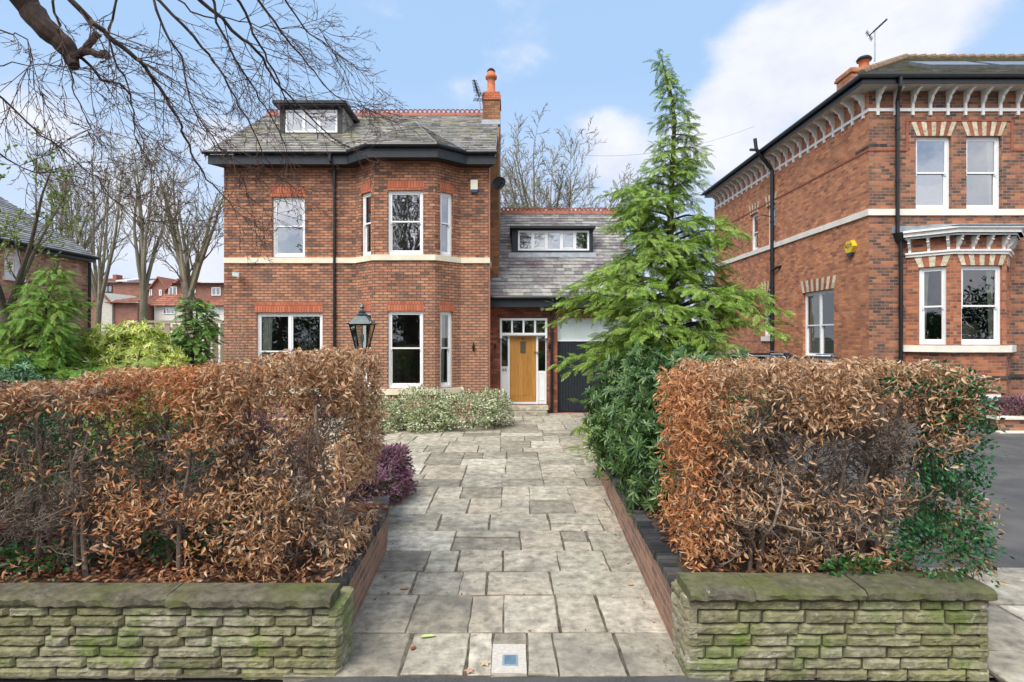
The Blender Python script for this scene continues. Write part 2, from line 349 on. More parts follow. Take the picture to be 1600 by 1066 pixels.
so.rotation_euler = sd.to_track_quat('Z', 'Y').to_euler(); so.location = sd * 60

# ---------------------------------------------------------------- ground
g = MB(); g.poly([(-900, -300, -.14), (900, -300, -.14), (900, 1500, -.14), (-900, 1500, -.14)])
tag(g.build('ground', M['earth']), kind='structure')
g = MB(); g.poly([(-60, -9, -.07), (60, -9, -.07), (60, 1.6, -.07), (-60, 1.6, -.07)])
tag(g.build('road', M['asphalt']), kind='structure')
g = MB(); px = [-60, -1.75, -1.35, 1.35, 1.75, 60]; pz = [-.075, -.075, -.012, -.012, -.06, -.06]
g.add([(x, 1.6, z) for x, z in zip(px, pz)] + [(x, 4.3, z) for x, z in zip(px, pz)] + [(x, 1.6, -.3) for x in px], [[k, k + 1, k + 7, k + 6] for k in range(5)], [[k + 12, k + 13, k + 1, k] for k in range(5)])
tag(g.build('pavement', M['asphalt']), kind='structure')
# neighbour's drive rises gently to the house
g = MB(); g.poly([(3.3, 6.05, .0), (30, 6.05, .0), (30, 14.3, .17), (30, 40, .2), (4.3, 40, .2), (4.3, 14.3, .17), (3.3, 9, .06)])
tag(g.build('neighbour_drive', M['asphalt']), kind='structure')

def flag(mb, x0, x1, y0, y1, z, gap=.012, skew=.012, th=.05):
    r = lambda: rng.uniform(-skew, skew)
    x0 += gap; x1 -= gap; y0 += gap; y1 -= gap
    c = [(x0 + r(), y0 + r()), (x1 + r(), y0 + r()), (x1 + r(), y1 + r()), (x0 + r(), y1 + r())]
    # irregular edge points
    ring = []
    for i in range(4):
        a, b = c[i], c[(i + 1) % 4]
        m = max(2, int(math.hypot(b[0] - a[0], b[1] - a[1]) / .1))
        for k in range(m):
            f = k / m; q = .0 if k == 0 else .0035
            ring.append((a[0] + (b[0] - a[0]) * f + rng.gauss(0, q), a[1] + (b[1] - a[1]) * f + rng.gauss(0, q)))
    cx = sum(p[0] for p in ring) / len(ring); cy = sum(p[1] for p in ring) / len(ring)
    tx, ty = rng.gauss(0, .004), rng.gauss(0, .004); dz = rng.gauss(0, .004)
    zz = lambda p, e: z + dz + tx * (p[0] - cx) + ty * (p[1] - cy) + e
    def shr(p, s):
        l = math.hypot(p[0] - cx, p[1] - cy); f = max(0, 1 - s / l); return (cx + (p[0] - cx) * f, cy + (p[1] - cy) * f)
    n = len(ring)
    v = [(p[0], p[1], zz(p, -th)) for p in ring] + [(p[0], p[1], zz(p, -.006)) for p in ring]
    q = [shr(p, .007) for p in ring]; v += [(p[0], p[1], zz(p, 0)) for p in q]
    f = [[i, (i + 1) % n, n + (i + 1) % n, n + i] for i in range(n)] + [[n + i, n + (i + 1) % n, 2 * n + (i + 1) % n, 2 * n + i] for i in range(n)]
    mb.add(v, f, [list(range(2 * n, 3 * n))])

pv = MB()
rowy = [1055, 988, 929, 893, 860, 829, 803, 770, 748, 732, 718, 705, 690, 680, 670, 661, 653, 646.5]
rowd = [gd(y) for y in rowy]; rowd[0] = 4.11; rowd[-1] = 18.42
fixed = {0: [-1.7, -.84, -.345, -.16, .115, .345, .86, 1.7], 1: [-1.7, -.9, -.375, -.075, .42, .8, 1.7], 2: [-1.8, -1.0, -.52, -.26, .4, 1.75],
         3: [-1.9, -.95, -.1, .52, 1.05, 1.8], 4: [-1.9, -.72, .1, .62, .95, 1.9], 5: [-2, -.98, -.3, .5, 1.2, 2.]}
for i in range(len(rowd) - 1):
    a, b = rowd[i], rowd[i + 1]
    if i > 5: break
    if i in fixed: xs = fixed[i]
    else:
        xs = [-7.5 + rng.uniform(0, .5)]
        while xs[-1] < 4.6:
            xs.append(xs[-1] + rng.choice((.55, .7, .85, 1.0, 1.15)) * rng.uniform(.92, 1.08))
    for j in range(len(xs) - 1):
        x0, x1 = xs[j], xs[j + 1]
        if i == 0 and j in (3,):
            flag(pv, x0, x1, a, 4.12, 0.)   # sliver in front of the meter box
            flag(pv, x0, x1, a + .42, b, 0., gap=.008); continue
        if b - a > .6 and rng.random() < .28 and i > 1:
            mfd = a + (b - a) * rng.uniform(.35, .65); flag(pv, x0, x1, a, mfd, 0.); flag(pv, x0, x1, mfd, b, 0.)
        elif i > 1 and x1 - x0 > .8 and rng.random() < .15:
            mfd = x0 + (x1 - x0) * rng.uniform(.35, .65); flag(pv, x0, mfd, a, b, 0.); flag(pv, mfd, x1, a, b, 0.)
        else: flag(pv, x0, x1, a + rng.uniform(-.0, .0), b, 0., gap=.006 + rng.random() * .007)
def split(x0, x1, y0, y1, dep):
    w, h = x1 - x0, y1 - y0
    if dep <= 0 or (w < .95 and h < .95 and rng.random() < .8) or (w < 1.25 and h < .62): flag(pv, x0, x1, y0, y1, 0., gap=.004 + rng.random() * .007); return
    f = rng.uniform(.36, .64)
    if h > .85 and (h > w * .8 or rng.random() < .35): m_ = y0 + h * f; split(x0, x1, y0, m_, dep - 1); split(x0, x1, m_, y1, dep - 1)
    elif w > .85: m_ = x0 + w * f; split(x0, m_, y0, y1, dep - 1); split(m_, x1, y0, y1, dep - 1)
    else: flag(pv, x0, x1, y0, y1, 0., gap=.004 + rng.random() * .007)
yy = rowd[6]
while yy < 18.4:
    hh = rng.uniform(1.15, 1.75); hh = hh if yy + hh < 17.6 else 18.42 - yy; x = -7.6 + rng.uniform(0, .6)
    while x < 4.6:
        w = rng.uniform(1.2, 2.2); split(x, x + w, yy, yy + hh, 4); x += w
    yy += hh
tag(pv.build('driveway_paving', M['flag']), kind='structure')
g = MB(); g.poly([(-8, 4.1, -.012), (4.7, 4.1, -.012), (4.7, 18.6, -.012), (-8, 18.6, -.012)])
tag(g.build('paving_bed', M['joint']), kind='structure')
# soil, moss and grit lodged along the joints are part of the bed; the neighbour's entrance is flagged too
pv = MB(); yy = 3.0
while yy < 5.95:
    hgt = rng.uniform(.5, .75); hgt = min(hgt, 6.02 - yy); x = 3.56
    while x < 8:
        w = rng.uniform(.55, 1.1); flag(pv, x, x + w, yy, yy + hgt, .012); x += w
    yy += hgt
tag(pv.build('neighbour_paving', M['flag']), kind='structure')
g = MB(); g.poly([(3.55, 2.9, -.001), (9, 2.9, -.001), (9, 6.05, -.001), (3.55, 6.05, -.001)])
tag(g.build('neighbour_paving_bed', M['joint']), kind='structure')

# raised planting beds behind the stone walls
def bedmesh(name, outline, zf, nx=26, ny=30):
    x0, x1 = outline[0]; y0, y1 = outline[1]; v = []; f = []
    for j in range(ny + 1):
        y = y0 + (y1 - y0) * j / ny; a, b = x0(y), x1(y)
        for i in range(nx + 1):
            x = a + (b - a) * i / nx
            v.append((x, y, zf(x, y) + noise.noise((x * 3, y * 3, 1)) * .03))
    for j in range(ny):
        for i in range(nx):
            k = j * (nx + 1) + i; f.append([k, k + 1, k + nx + 2, k + nx + 1])
    m = MB(); m.add(v, f); return tag(m.build(name, M['soil'], smooth=True), kind='structure')
def lw_x(y):   # inner face of the left drive wall
    return -1.40 - .05 * (y - 4.2) if y < 6.3 else -1.50 - .18 * (y - 6.3) ** 1.3
def rw_x(y): return 1.30 + .035 * (y - 4.2) + .002 * (y - 4.2) ** 2
bedmesh('left_garden_bed', ((lambda y: -9., lambda y: lw_x(y) - .12), (4.27, 10.4)), lambda x, y: .5 - max(0, (y - 6.3)) * .12)
bedmesh('right_garden_bed', ((lambda y: rw_x(y) + .12, lambda y: 3.47), (4.34, 11.5)), lambda x, y: .52 - max(0, (y - 7.)) * .11)

# ---------------------------------------------------------------- split-stone front walls
def stones(mb, O, t, n, w, h, rows, depth=.3, proud=.02):
    O = np.array(O, float); t = np.array(t, float); n = np.array(n, float); up = np.array((0, 0, 1.))
    hs = np.array([rng.uniform(.88, 1.12) for _ in range(rows)]); hs *= h / hs.sum(); z = 0
    for r in range(rows):
        x = -rng.uniform(0, .18); hh = hs[r]
        while x < w - .01:
            L = rng.choice((.18, .28, .34, .42, .5)) * rng.uniform(.85, 1.15)
            a, b = max(x, 0), min(x + L, w)
            if w - b < .09: b = w
            x = b
            if b - a < .03: continue
            gp = .0035; a2, b2, z0, z1 = a + gp, b - gp, z + gp * .8, z + hh - gp * .8
            nx = max(3, int((b2 - a2) / .025)); nz = 5
            seed = rng.random() * 100; pr = rng.uniform(-.006, proud * .7); P = []
            for j in range(nz + 1):
                for i in range(nx + 1):
                    u = a2 + (b2 - a2) * i / nx; v = z0 + (z1 - z0) * j / nz
                    e = min(i, nx - i) / 1.; e2 = min(j, nz - j) / 1.
                    edge = min(1., e, e2)
                    q = .014 * (abs(noise.noise((u * 8, v * 16, seed))) - .25) + .007 * noise.noise((u * 26, v * 40, seed))
                    wz = .005 * noise.noise((u * 7, j * 3., seed)) if j in (0, nz) else 0
                    P.append(O + t * u + up * (v + wz) + n * (pr - .03 + (.03 + max(q, -.022)) * edge ** .3))
            f = [[j * (nx + 1) + i, j * (nx + 1) + i + 1, (j + 1) * (nx + 1) + i + 1, (j + 1) * (nx + 1) + i] for j in range(nz) for i in range(nx)]
            mb.add(P, f)
            # stone sides running back into the wall
            back = [p - n * .06 for p in P]
            top = [nz * (nx + 1) + i for i in range(nx + 1)]; bot = list(range(nx + 1))
            lft = [j * (nx + 1) for j in range(nz + 1)]; rgt = [j * (nx + 1) + nx for j in range(nz + 1)]
            for line, flip in ((bot, 0), (top, 1), (lft, 1), (rgt, 0)):
                v = [P[k] for k in line] + [back[k] for k in line]; m = len(line)
                mb.add(v, [[k, k + 1, m + k + 1, m + k] if flip else [k + 1, k, m + k, m + k + 1] for k in range(m - 1)])
        z += hh
def slab(mb, x0, x1, y0, y1, z0, z1):
    nx = max(4, int((x1 - x0) / .04)); ny = 8; s = rng.random() * 50; x0 += .004; x1 -= .004
    prof = [(y0 + .02, z0), (y0 - .004, z0 + .02), (y0, z1 - .025), (y0 + .02, z1 - .004)] + [(y0 + .02 + (y1 - y0 - .02) * k / ny, z1) for k in range(1, ny + 1)] + [(y1, z0)]
    m = len(prof); v = []
    for i in range(nx + 1):
        x = x0 + (x1 - x0) * i / nx
        for k, (y, z) in enumerate(prof):
            q = noise.noise((x * 9, k * .9 + s, s)) * (.02 if k in (1, 2) else .01 if k == 3 else .006) + noise.noise((x * 28, k * 1.7, s)) * (.016 if k in (1, 2) else .004)
            v.append((x, y + (q if k < 4 else 0), z + (q * .5 if 0 < k < m - 1 else 0)))
    f = [[i * m + k, (i + 1) * m + k, (i + 1) * m + k + 1, i * m + k + 1] for i in range(nx) for k in range(m - 1)]
    mb.add(v, [q[::-1] for q in f], [[k for k in range(m)]], [[nx * m + k for k in range(m)][::-1]])
ZT, ZCP = .495, .585
lwall = thing('stone_wall', (-3.5, 4.25, -.02), 'low mossy split-stone wall under the longer beech hedge left of the drive', 'garden wall')
m = MB(); stones(m, (-6.5, 4.12, -.05), (1, 0, 0), (0, -1, 0), 6.5 - 1.275, ZT + .05, 7)
stones(m, (-1.275, 4.12, -.05), (0, 1, 0), (1, 0, 0), .36, ZT + .05, 7)
m.build('stone_courses', M['walling'], lwall)
m = MB(); m.box(-6.5, -1.305, 4.15, 4.32, -.05, ZT - .006); m.build('wall_core', M['mortar_dark'], lwall)
m = MB(); xs = [-6.6, -5.2, -3.92, -2.55, -1.33]
for i in range(4): slab(m, xs[i], xs[i + 1], 4.09 + rng.uniform(-.012, .012), 4.33, ZT + rng.uniform(0, .006), ZCP + rng.uniform(-.008, .012))
m.build('coping', M['coping'], lwall)
ZT, ZCP = .55, .628
rwall = thing('stone_wall', (2.4, 4.25, -.02), 'shorter mossy split-stone wall right of the drive, holding up the box-shaped hedge', 'garden wall')
m = MB(); stones(m, (1.28, 4.10, -.05), (1, 0, 0), (0, -1, 0), 3.53 - 1.28, ZT + .06, 7)
stones(m, (1.28, 4.46, -.05), (0, -1, 0), (-1, 0, 0), .36, ZT + .06, 7)
stones(m, (3.53, 4.10, -.05), (0, 1, 0), (1, 0, 0), .4, ZT + .06, 7)
m.build('stone_courses', M['walling'], rwall)
m = MB(); m.box(1.31, 3.5, 4.13, 4.38, -.05, ZT); m.build('wall_core', M['mortar_dark'], rwall)
m = MB(); xs = [1.3, 1.78, 2.6, 3.55]
for i in range(3): slab(m, xs[i], xs[i + 1], 4.07 + rng.uniform(-.01, .01), 4.40, ZT + .006, ZCP + .012 + rng.uniform(-.008, .01))
m.build('coping', M['coping'], rwall)

# brick drive walls with blue brick copings, following the edge of the drive
def drivewall(mb, mc, xf, side, d0, d1, zt, steps):
    pts = [(xf(d0 + (d1 - d0) * k / steps), d0 + (d1 - d0) * k / steps) for k in range(steps + 1)]
    for k in range(steps):
        a, b = pts[k], pts[k + 1]; za, zb = zt(a[1]), zt(b[1])
        if side < 0: f = [(a[0], a[1], -.05), (b[0], b[1], -.05), (b[0], b[1], zb - .07), (a[0], a[1], za - .07)]
        else: f = [(b[0], b[1], -.05), (a[0], a[1], -.05), (a[0], a[1], za - .07), (b[0], b[1], zb - .07)]
        mb.poly(f if side > 0 else f)
        bk = [(p[0] + side * .2, p[1], p[2]) for p in f]; mb.poly(bk[::-1])
    L = 0; dd = d0
    while dd < d1 - .03:      # header bricks on edge across the wall
        e = dd + .082; x = xf(dd); x2 = xf(e); z = zt(dd) + rng.gauss(0, .0015)
        o = -side * .02; q = rng.gauss(0, .002)
        v = [(x + o + q, dd + .004, z - .072), (x2 + o + q, e - .004, z - .072), (x2 + side * .23 + q, e - .004, z - .072), (x + side * .23 + q, dd + .004, z - .072)]
        mc.prism(v if side < 0 else v[::-1], (0, 0, .072)); dd = e
    return pts
m = MB(); mc = MB()
dl = thing('drive_wall', (-1.4, 5.4, 0), 'curving low brick wall with dark coping on the left edge of the drive', 'garden wall', None)
zl = lambda d: .52 - max(0, d - 5.6) * .035
drivewall(m, mc, lambda y: lw_x(y) + .05, -1, 4.5, 8.3, zl, 24)
m.build('brickwork', M['brick_low'], dl); mc.build('coping_bricks', island_mat('blue coping bricks', [(0, (.02, .02, .022)), (.7, (.06, .058, .058)), (1, (.1, .095, .09))], .6, 14., .5, patch=[((.11, .13, .05), 2., .55, .7, .5)]), dl)
m = MB(); mc = MB()
dr = thing('drive_wall', (1.4, 7, 0), 'straight low brick wall with dark coping on the right edge of the drive', 'garden wall', None)
zr = lambda d: .52 - max(0, d - 5.5) * .022
drivewall(m, mc, lambda y: rw_x(y), 1, 4.46, 10.6, zr, 18)
m.build('brickwork', M['brick_low'], dr); mc.build('coping_bricks', bpy.data.materials['blue coping bricks'], dr)

# water meter cover in its concrete collar
wm = thing('meter_cover', (X(796, 4.3), 4.3, .0), 'small blue-grey meter cover in a pale concrete collar at the front of the drive', 'meter cover')
m = MB(); m.box(-.155, .11, 4.13, 4.52, -.04, .004); m.build('concrete_collar', plain('pale concrete', (.58, .53, .46), .85, 0, .15, 30., .004), wm)
m = MB(); m.box(-.075, .045, 4.22, 4.36, .004, .010); m.build('frame', plain('blue grey frame', (.3, .4, .46), .5, .2), wm)
m = MB(); m.box(-.058, .028, 4.235, 4.345, .010, .014); m.box(-.022, -.008, 4.23, 4.236, .010, .015); m.build('lid', plain('blue grey lid', (.16, .25, .31), .45, .3, .2, 40.), wm)
# ---------------------------------------------------------------- building helpers
UP = np.array((0, 0, 1.))
def wall(mb, O, t, n, w, h, ops=(), reveal=.12, top=None):
    O = np.array(O, float); t = np.array(t, float); n = np.array(n, float)
    us = sorted({0, w} | {u for o in ops for u in o[:2]}); vs = sorted({0, h} | {v for o in ops for v in o[2:]})
    P = lambda u, v, d=0: O + t * u + UP * v - n * d
    for i in range(len(us) - 1):
        for j in range(len(vs) - 1):
            uc, vc = (us[i] + us[i + 1]) / 2, (vs[j] + vs[j + 1]) / 2
            if any(o[0] < uc < o[1] and o[2] < vc < o[3] for o in ops): continue
            mb.poly([P(us[i], vs[j]), P(us[i + 1], vs[j]), P(us[i + 1], vs[j + 1]), P(us[i], vs[j + 1])])
    for u0, u1, v0, v1 in ops:
        mb.poly([P(u0, v0), P(u0, v1), P(u0, v1, reveal), P(u0, v0, reveal)][::-1])
        mb.poly([P(u1, v0), P(u1, v0, reveal), P(u1, v1, reveal), P(u1, v1)][::-1])
        mb.poly([P(u0, v1), P(u1, v1), P(u1, v1, reveal), P(u0, v1, reveal)][::-1])
        mb.poly([P(u0, v0), P(u0, v0, reveal), P(u1, v0, reveal), P(u1, v0)][::-1])
def sash(parent, O, t, n, w, h, meet=.5, cols=1, glass='glass', rec=.1, curtain=None, blind=0, mat='white', fr=.065, horns=True):
    """sliding sash window set back in its opening; O is the opening's lower left corner on the wall face"""
    O = np.array(O, float); n = np.array(n, float); m = MB(); g = MB(); Oi = O - n * rec
    b = lambda *a: m.obox(Oi, t, n, *a)
    b(0, fr, 0, h, -.06, .03); b(w - fr, w, 0, h, -.06, .03); b(fr, w - fr, h - fr, h, -.06, .03); b(fr, w - fr, 0, fr * 1.2, -.06, .035)
    cw = (w - 2 * fr) / cols; s = .045
    for c in range(cols):
        a0 = fr + c * cw + (.03 if c else 0); a1 = fr + (c + 1) * cw - (.03 if c < cols - 1 else 0)
        if c: b(fr + c * cw - .03, fr + c * cw + .03, fr * 1.2, h - fr, -.06, .03)
        zb, zt, zm = fr * 1.2, h - fr, fr + (h - 2 * fr) * (1 - meet)
        # upper sash forward, lower sash behind
        b(a0, a0 + s, zm + s, zt, -.02, .015); b(a1 - s, a1, zm + s, zt, -.02, .015); b(a0 + s, a1 - s, zt - s, zt, -.02, .015); b(a0, a1, zm, zm + s, -.02, .018)
        b(a0, a0 + s, zb, zm, -.055, -.022); b(a1 - s, a1, zb, zm, -.055, -.022); b(a0 + s, a1 - s, zb, zb + s * 1.5, -.055, -.022)
        if horns:
            for q in (a0, a1 - s): b(q + .004, q + s - .004, zm - .05, zm, -.019, .012)
        P = lambda u, v, d: Oi + np.array(t) * u + UP * v + n * d
        g.poly([P(a0 + s, zm + s, -.004), P(a1 - s, zm + s, -.004), P(a1 - s, zt - s, -.004), P(a0 + s, zt - s, -.004)])
        g.poly([P(a0 + s, zb + s * 1.5, -.04), P(a1 - s, zb + s * 1.5, -.04), P(a1 - s, zm, -.04), P(a0 + s, zm, -.04)])
    f = m.build('window', M[mat], parent)
    g.build('pane', M[glass], f)
    if curtain:
        c = MB()
        for (u0, u1, gather) in curtain:
            nn = 24; top = []; bot = []
            for k in range(nn + 1):
                q = k / nn; dp = -.085 + .018 * math.sin(q * 26) + .007 * math.sin(q * 61)
                top.append(Oi + np.array(t) * (u0 + (u1 - u0) * q) + UP * (h - .05) + n * dp)
                ql = q * gather if u0 < w / 2 else 1 - (1 - q) * gather
                bot.append(Oi + np.array(t) * (u0 + (u1 - u0) * ql) + UP * .05 + n * dp)
            c.add(top + bot, [[k, nn + 1 + k, nn + 2 + k, k + 1] for k in range(nn)])
        c.build('curtain', M['curtain'], f, smooth=True)
    if blind:
        c = MB(); c.obox(Oi, t, n, fr, w - fr, h - fr - blind, h - fr, -.13, -.12); c.build('blind', M['blind'], f)
    return f
def soldier(par, O, t, n, w, h, proud=.006):
    m = MB(); m.obox(O, t, n, 0, w, 0, h, -.1, proud); m.build('lintel', M['brick_soldier'], par)
def clip(poly, a, b, c):   # keep a*x+b*y<=c
    out = []
    for i in range(len(poly)):
        p, q = poly[i], poly[(i + 1) % len(poly)]; dp = a * p[0] + b * p[1] - c; dq = a * q[0] + b * q[1] - c
        if dp <= 0: out.append(p)
        if dp * dq < 0:
            f = dp / (dp - dq); out.append((p[0] + (q[0] - p[0]) * f, p[1] + (q[1] - p[1]) * f))
    return out
def slates(mb, poly, row=.2, wid=.28, lift=.022, jit=.014):
    P = [np.array(p, float) for p in poly]; n = np.cross(P[1] - P[0], P[2] - P[0]); n /= np.linalg.norm(n)
    if n[2] < 0: n = -n
    t = np.array((-n[1], n[0], 0)); t /= np.linalg.norm(t); s = np.cross(n, t); O = P[0]
    if s[2] < 0: s = -s; t = -t
    pp = [((p - O) @ t, (p - O) @ s) for p in P]
    area = sum(pp[i][0] * pp[(i + 1) % len(pp)][1] - pp[(i + 1) % len(pp)][0] * pp[i][1] for i in range(len(pp)))
    if area < 0: pp = pp[::-1]
    u0, u1 = min(p[0] for p in pp), max(p[0] for p in pp); v0, v1 = min(p[1] for p in pp), max(p[1] for p in pp)
    r = 0; v = v0
    while v < v1:
        u = u0 - (wid / 2 if r % 2 else 0) - rng.random() * .05
        while u < u1:
            w = wid * rng.uniform(.85, 1.15); dv = rng.uniform(-jit, 0)
            q = [(u + .003, v + dv), (u + w - .003, v + dv), (u + w - .003, v + row + .02), (u + .003, v + row + .02)]
            for i in range(len(pp)):
                a, b = pp[i], pp[(i + 1) % len(pp)]; ex, ey = b[0] - a[0], b[1] - a[1]
                q = clip(q, ey, -ex, ey * a[0] - ex * a[1])
                if len(q) < 3: break
            if len(q) >= 3:
                lf = lift * rng.uniform(.7, 1.4)
                H = lambda p: .004 + lf * (1 - (p[1] - v) / row)
                top = [O + t * p[0] + s * p[1] + n * H(p) for p in q]; bot = [O + t * p[0] + s * p[1] - n * .004 for p in q]
                k = len(q); mb.add(top + bot, [list(range(k))], [[i, k + i, k + (i + 1) % k, (i + 1) % k] for i in range(k)])
            u += w
        v += row; r += 1
def gutter(mb, pts, r=.06):
    mb.tube(pts, r, 8)
def ridge(mb, a, b, crest=True, step=.18, rr=.075):
    a, b = np.array(a, float), np.array(b, float); L = np.linalg.norm(b - a); d = (b - a) / L; s = np.cross(d, UP); k = 0.
    while k < L - .05:
        e = min(k + .45, L); p, q = a + d * (k + .004), a + d * (e - .004); w = .13; hh = .085
        mb.prism([p - s * w - UP * .06, p - s * .045 + UP * hh, p + s * .045 + UP * hh, p + s * w - UP * .06], q - p); k = e
    if crest:
        k = step / 2
        while k < L:
            c = a + d * k + UP * (.075 + rr)
            ang = [i * 2 * math.pi / 14 for i in range(15)]
            mb.tube([c + d * rr * math.cos(x) + UP * rr * math.sin(x) for x in ang], .026, 5, cap=False); k += step
def downpipe(mb, pts, r=.045, collars=()):
    mb.tube(pts, r, 8)
    for c in collars: mb.tube([(c[0], c[1], c[2] - .04), (c[0], c[1], c[2] + .04)], r + .014, 8)

# ================================================================ MAIN HOUSE
D = 17.4
H1 = thing('brick_house', (-4.9, 21.5, 0), 'detached red brick house with slate roof, canted two-storey bay and attached oak-doored wing', 'house')
fx, fn = (1, 0, 0), (0, -1, 0)
XL, XR = X(350, D), X(763, D)            # -9.0, -.74
ZE = Z(254, D); WB = -.1
DB = 16.75
A0, A1, A2, A3 = (-4.88, D), (-4.16, DB), (-2.32, DB), (-1.6, D)
z_sc0, z_sc1 = Z(411.5, D), Z(403, D)    # string course
wm_ = MB(); band = MB()
DW = D
# left flat bay
u = lambda x: X(x, D) - XL
ops = [(u(425.5), u(476.5), Z(402, D), Z(308, D)), (u(401), u(504), Z(612, D), Z(489, D))]
sh = lambda o: [(a, b, c - WB, d - WB) for a, b, c, d in o]
wall(wm_, (XL, D, WB), fx, fn, A0[0] - XL, ZE - WB, sh(ops))
a, b, c, d = ops[0]; wq = sash(H1, (XL + a, D, c), fx, fn, b - a, d - c, .49, 1, 'glass_up', blind=.0)
soldier(wq, (X(422.5, D), D, Z(307.5, D)), fx, fn, X(476.5, D) - X(422.5, D), Z(292, D) - Z(307.5, D))
a, b, c, d = ops[1]; wq = sash(H1, (XL + a, D, c), fx, fn, b - a, d - c, .5, 2, 'glass_low', curtain=[(.1, .42, .8)])
soldier(wq, (X(398, D), D, Z(488, D)), fx, fn, X(504, D) - X(398, D), Z(473, D) - Z(488, D))
# right flat strip
wall(wm_, (A3[0], D, WB), fx, fn, XR - A3[0], ZE - WB)
# bay faces
ztu, zbu, ztg, zbg = Z(297.5, DB), Z(398, DB), Z(486, DB), Z(607, DB)
def bayface(p, q, windows):
    p3 = np.array((p[0], p[1], WB)); tv = np.array((q[0] - p[0], q[1] - p[1], 0)); L = np.linalg.norm(tv); tv /= L
    nv = np.array((tv[1], -tv[0], 0)); ops = []
    for (a, b, lo, hi, gl, cur, bl) in windows: ops.append((a, b, lo - WB, hi - WB))
    wall(wm_, p3, tv, nv, L, ZE + .02 - WB, ops)
    for (a, b, lo, hi, gl, cur, bl) in windows:
        O = np.array((p[0], p[1], lo)) + tv * a
        wq = sash(H1, O, tv, nv, b - a, hi - lo, .49, 1, gl, curtain=cur, blind=bl)
        so_ = np.array((p[0], p[1], hi + .006)) + tv * (a - .02); soldier(wq, so_, tv, nv, b - a + .04, .285)
    return tv, nv, L
L0 = math.hypot(.72, .65)
bayface(A0, A1, [(.3, .82, zbu, ztu, 'glass', None, 0), (.3, .82, zbg, ztg, 'glass_low', None, 0)])
fa = X(606, DB) - A1[0]; fb = X(661, DB) - A1[0]
bayface(A1, A2, [(fa, fb, zbu, ztu, 'glass_up', None, .0), (fa, fb, zbg, ztg, 'glass_low', None, 0)])
bayface(A2, A3, [(.2, .66, zbu, ztu, 'glass', None, 0), (.2, .66, zbg, ztg, 'glass_low', [(.05, .3, .75)], 0)])
# sides, back, gables
XRr = XR; YB = 25.2; YR = 21.25; ZR = 10.95
for (px, s) in ((XL, -1), (XR, 1)):
    pts = [(px, D, WB), (px, YB, WB), (px, YB, ZE), (px, YR, ZR - .1), (px, D, ZE)]
    wm_.poly(pts if s > 0 else pts[::-1])
wm_.poly([(XR, YB, WB), (XL, YB, WB), (XL, YB, ZE), (XR, YB, ZE)])
wm_.build('wall', M['brick_main'], H1)
# paler header band under the eaves, set a little proud
def run(mb, pts2, z0, z1, proud, thick=.06):
    for i in range(len(pts2) - 1):
        p, q = np.array(pts2[i] + (0,)), np.array(pts2[i + 1] + (0,)); tv = q - p; L = np.linalg.norm(tv); tv /= L; nv = np.array((tv[1], -tv[0], 0))
        e0 = e1 = 0
        if i > 0:
            pv_ = p - np.array(pts2[i - 1] + (0,)); pv_ /= np.linalg.norm(pv_); cr = pv_[0] * tv[1] - pv_[1] * tv[0]; c2 = pv_ @ tv; e0 = proud * math.tan(math.acos(max(-1, min(1, c2))) / 2) * (1 if cr > 0 else -1)
        if i < len(pts2) - 2:
            nx_ = np.array(pts2[i + 2] + (0,)) - q; nx_ /= np.linalg.norm(nx_); cr = tv[0] * nx_[1] - tv[1] * nx_[0]; c2 = tv @ nx_; e1 = proud * math.tan(math.acos(max(-1, min(1, c2))) / 2) * (1 if cr > 0 else -1)
        # mitred strip
        f0, f1 = p + nv * proud - tv * e0, q + nv * proud + tv * e1; b0, b1 = p - nv * .002, q - nv * .002
        v = [f0 + UP * z0, f1 + UP * z0, f1 + UP * z1, f0 + UP * z1, b0 + UP * z0, b1 + UP * z0, b1 + UP * z1, b0 + UP * z1]
        mb.add(v, [[0, 1, 2, 3], [3, 2, 6, 7], [4, 5, 1, 0]])
        if i == 0: mb.add(v, [[4, 0, 3, 7]])
        if i == len(pts2) - 2: mb.add(v, [[1, 5, 6, 2]])
front = [(XL, D), A0, A1, A2, A3, (XR, D)]
m = MB(); run(m, front, ZE - .23, ZE - .03, .007); m.build('eaves_band', M['brick_band'], H1)
m = MB(); run(m, [(XL - .0, D)] + [A0, A1, A2, A3] + [(XR, D), (XR, D + 6)], z_sc0, z_sc1, .05); m.build('string_course', M['cream'], H1)
m = MB(); run(m, [(A0[0] - .04, A0[1]), (A1[0] - .01, A1[1]), (A2[0] + .01, A2[1]), (A3[0] + .04, A3[1])], zbg - .19, zbg - .02, .09); 
m.poly([(A0[0], A0[1], zbg - .02), (A1[0], A1[1], zbg - .02), (A2[0], A2[1], zbg - .02), (A3[0], A3[1], zbg - .02)])
m.build('bay_sill', M['cream'], H1)
m = MB(); m.box(X(398, D), X(506, D), D - .07, D + .1, ops[1][2] - .13, ops[1][2] - .003); m.build('sill', M['cream'], H1)
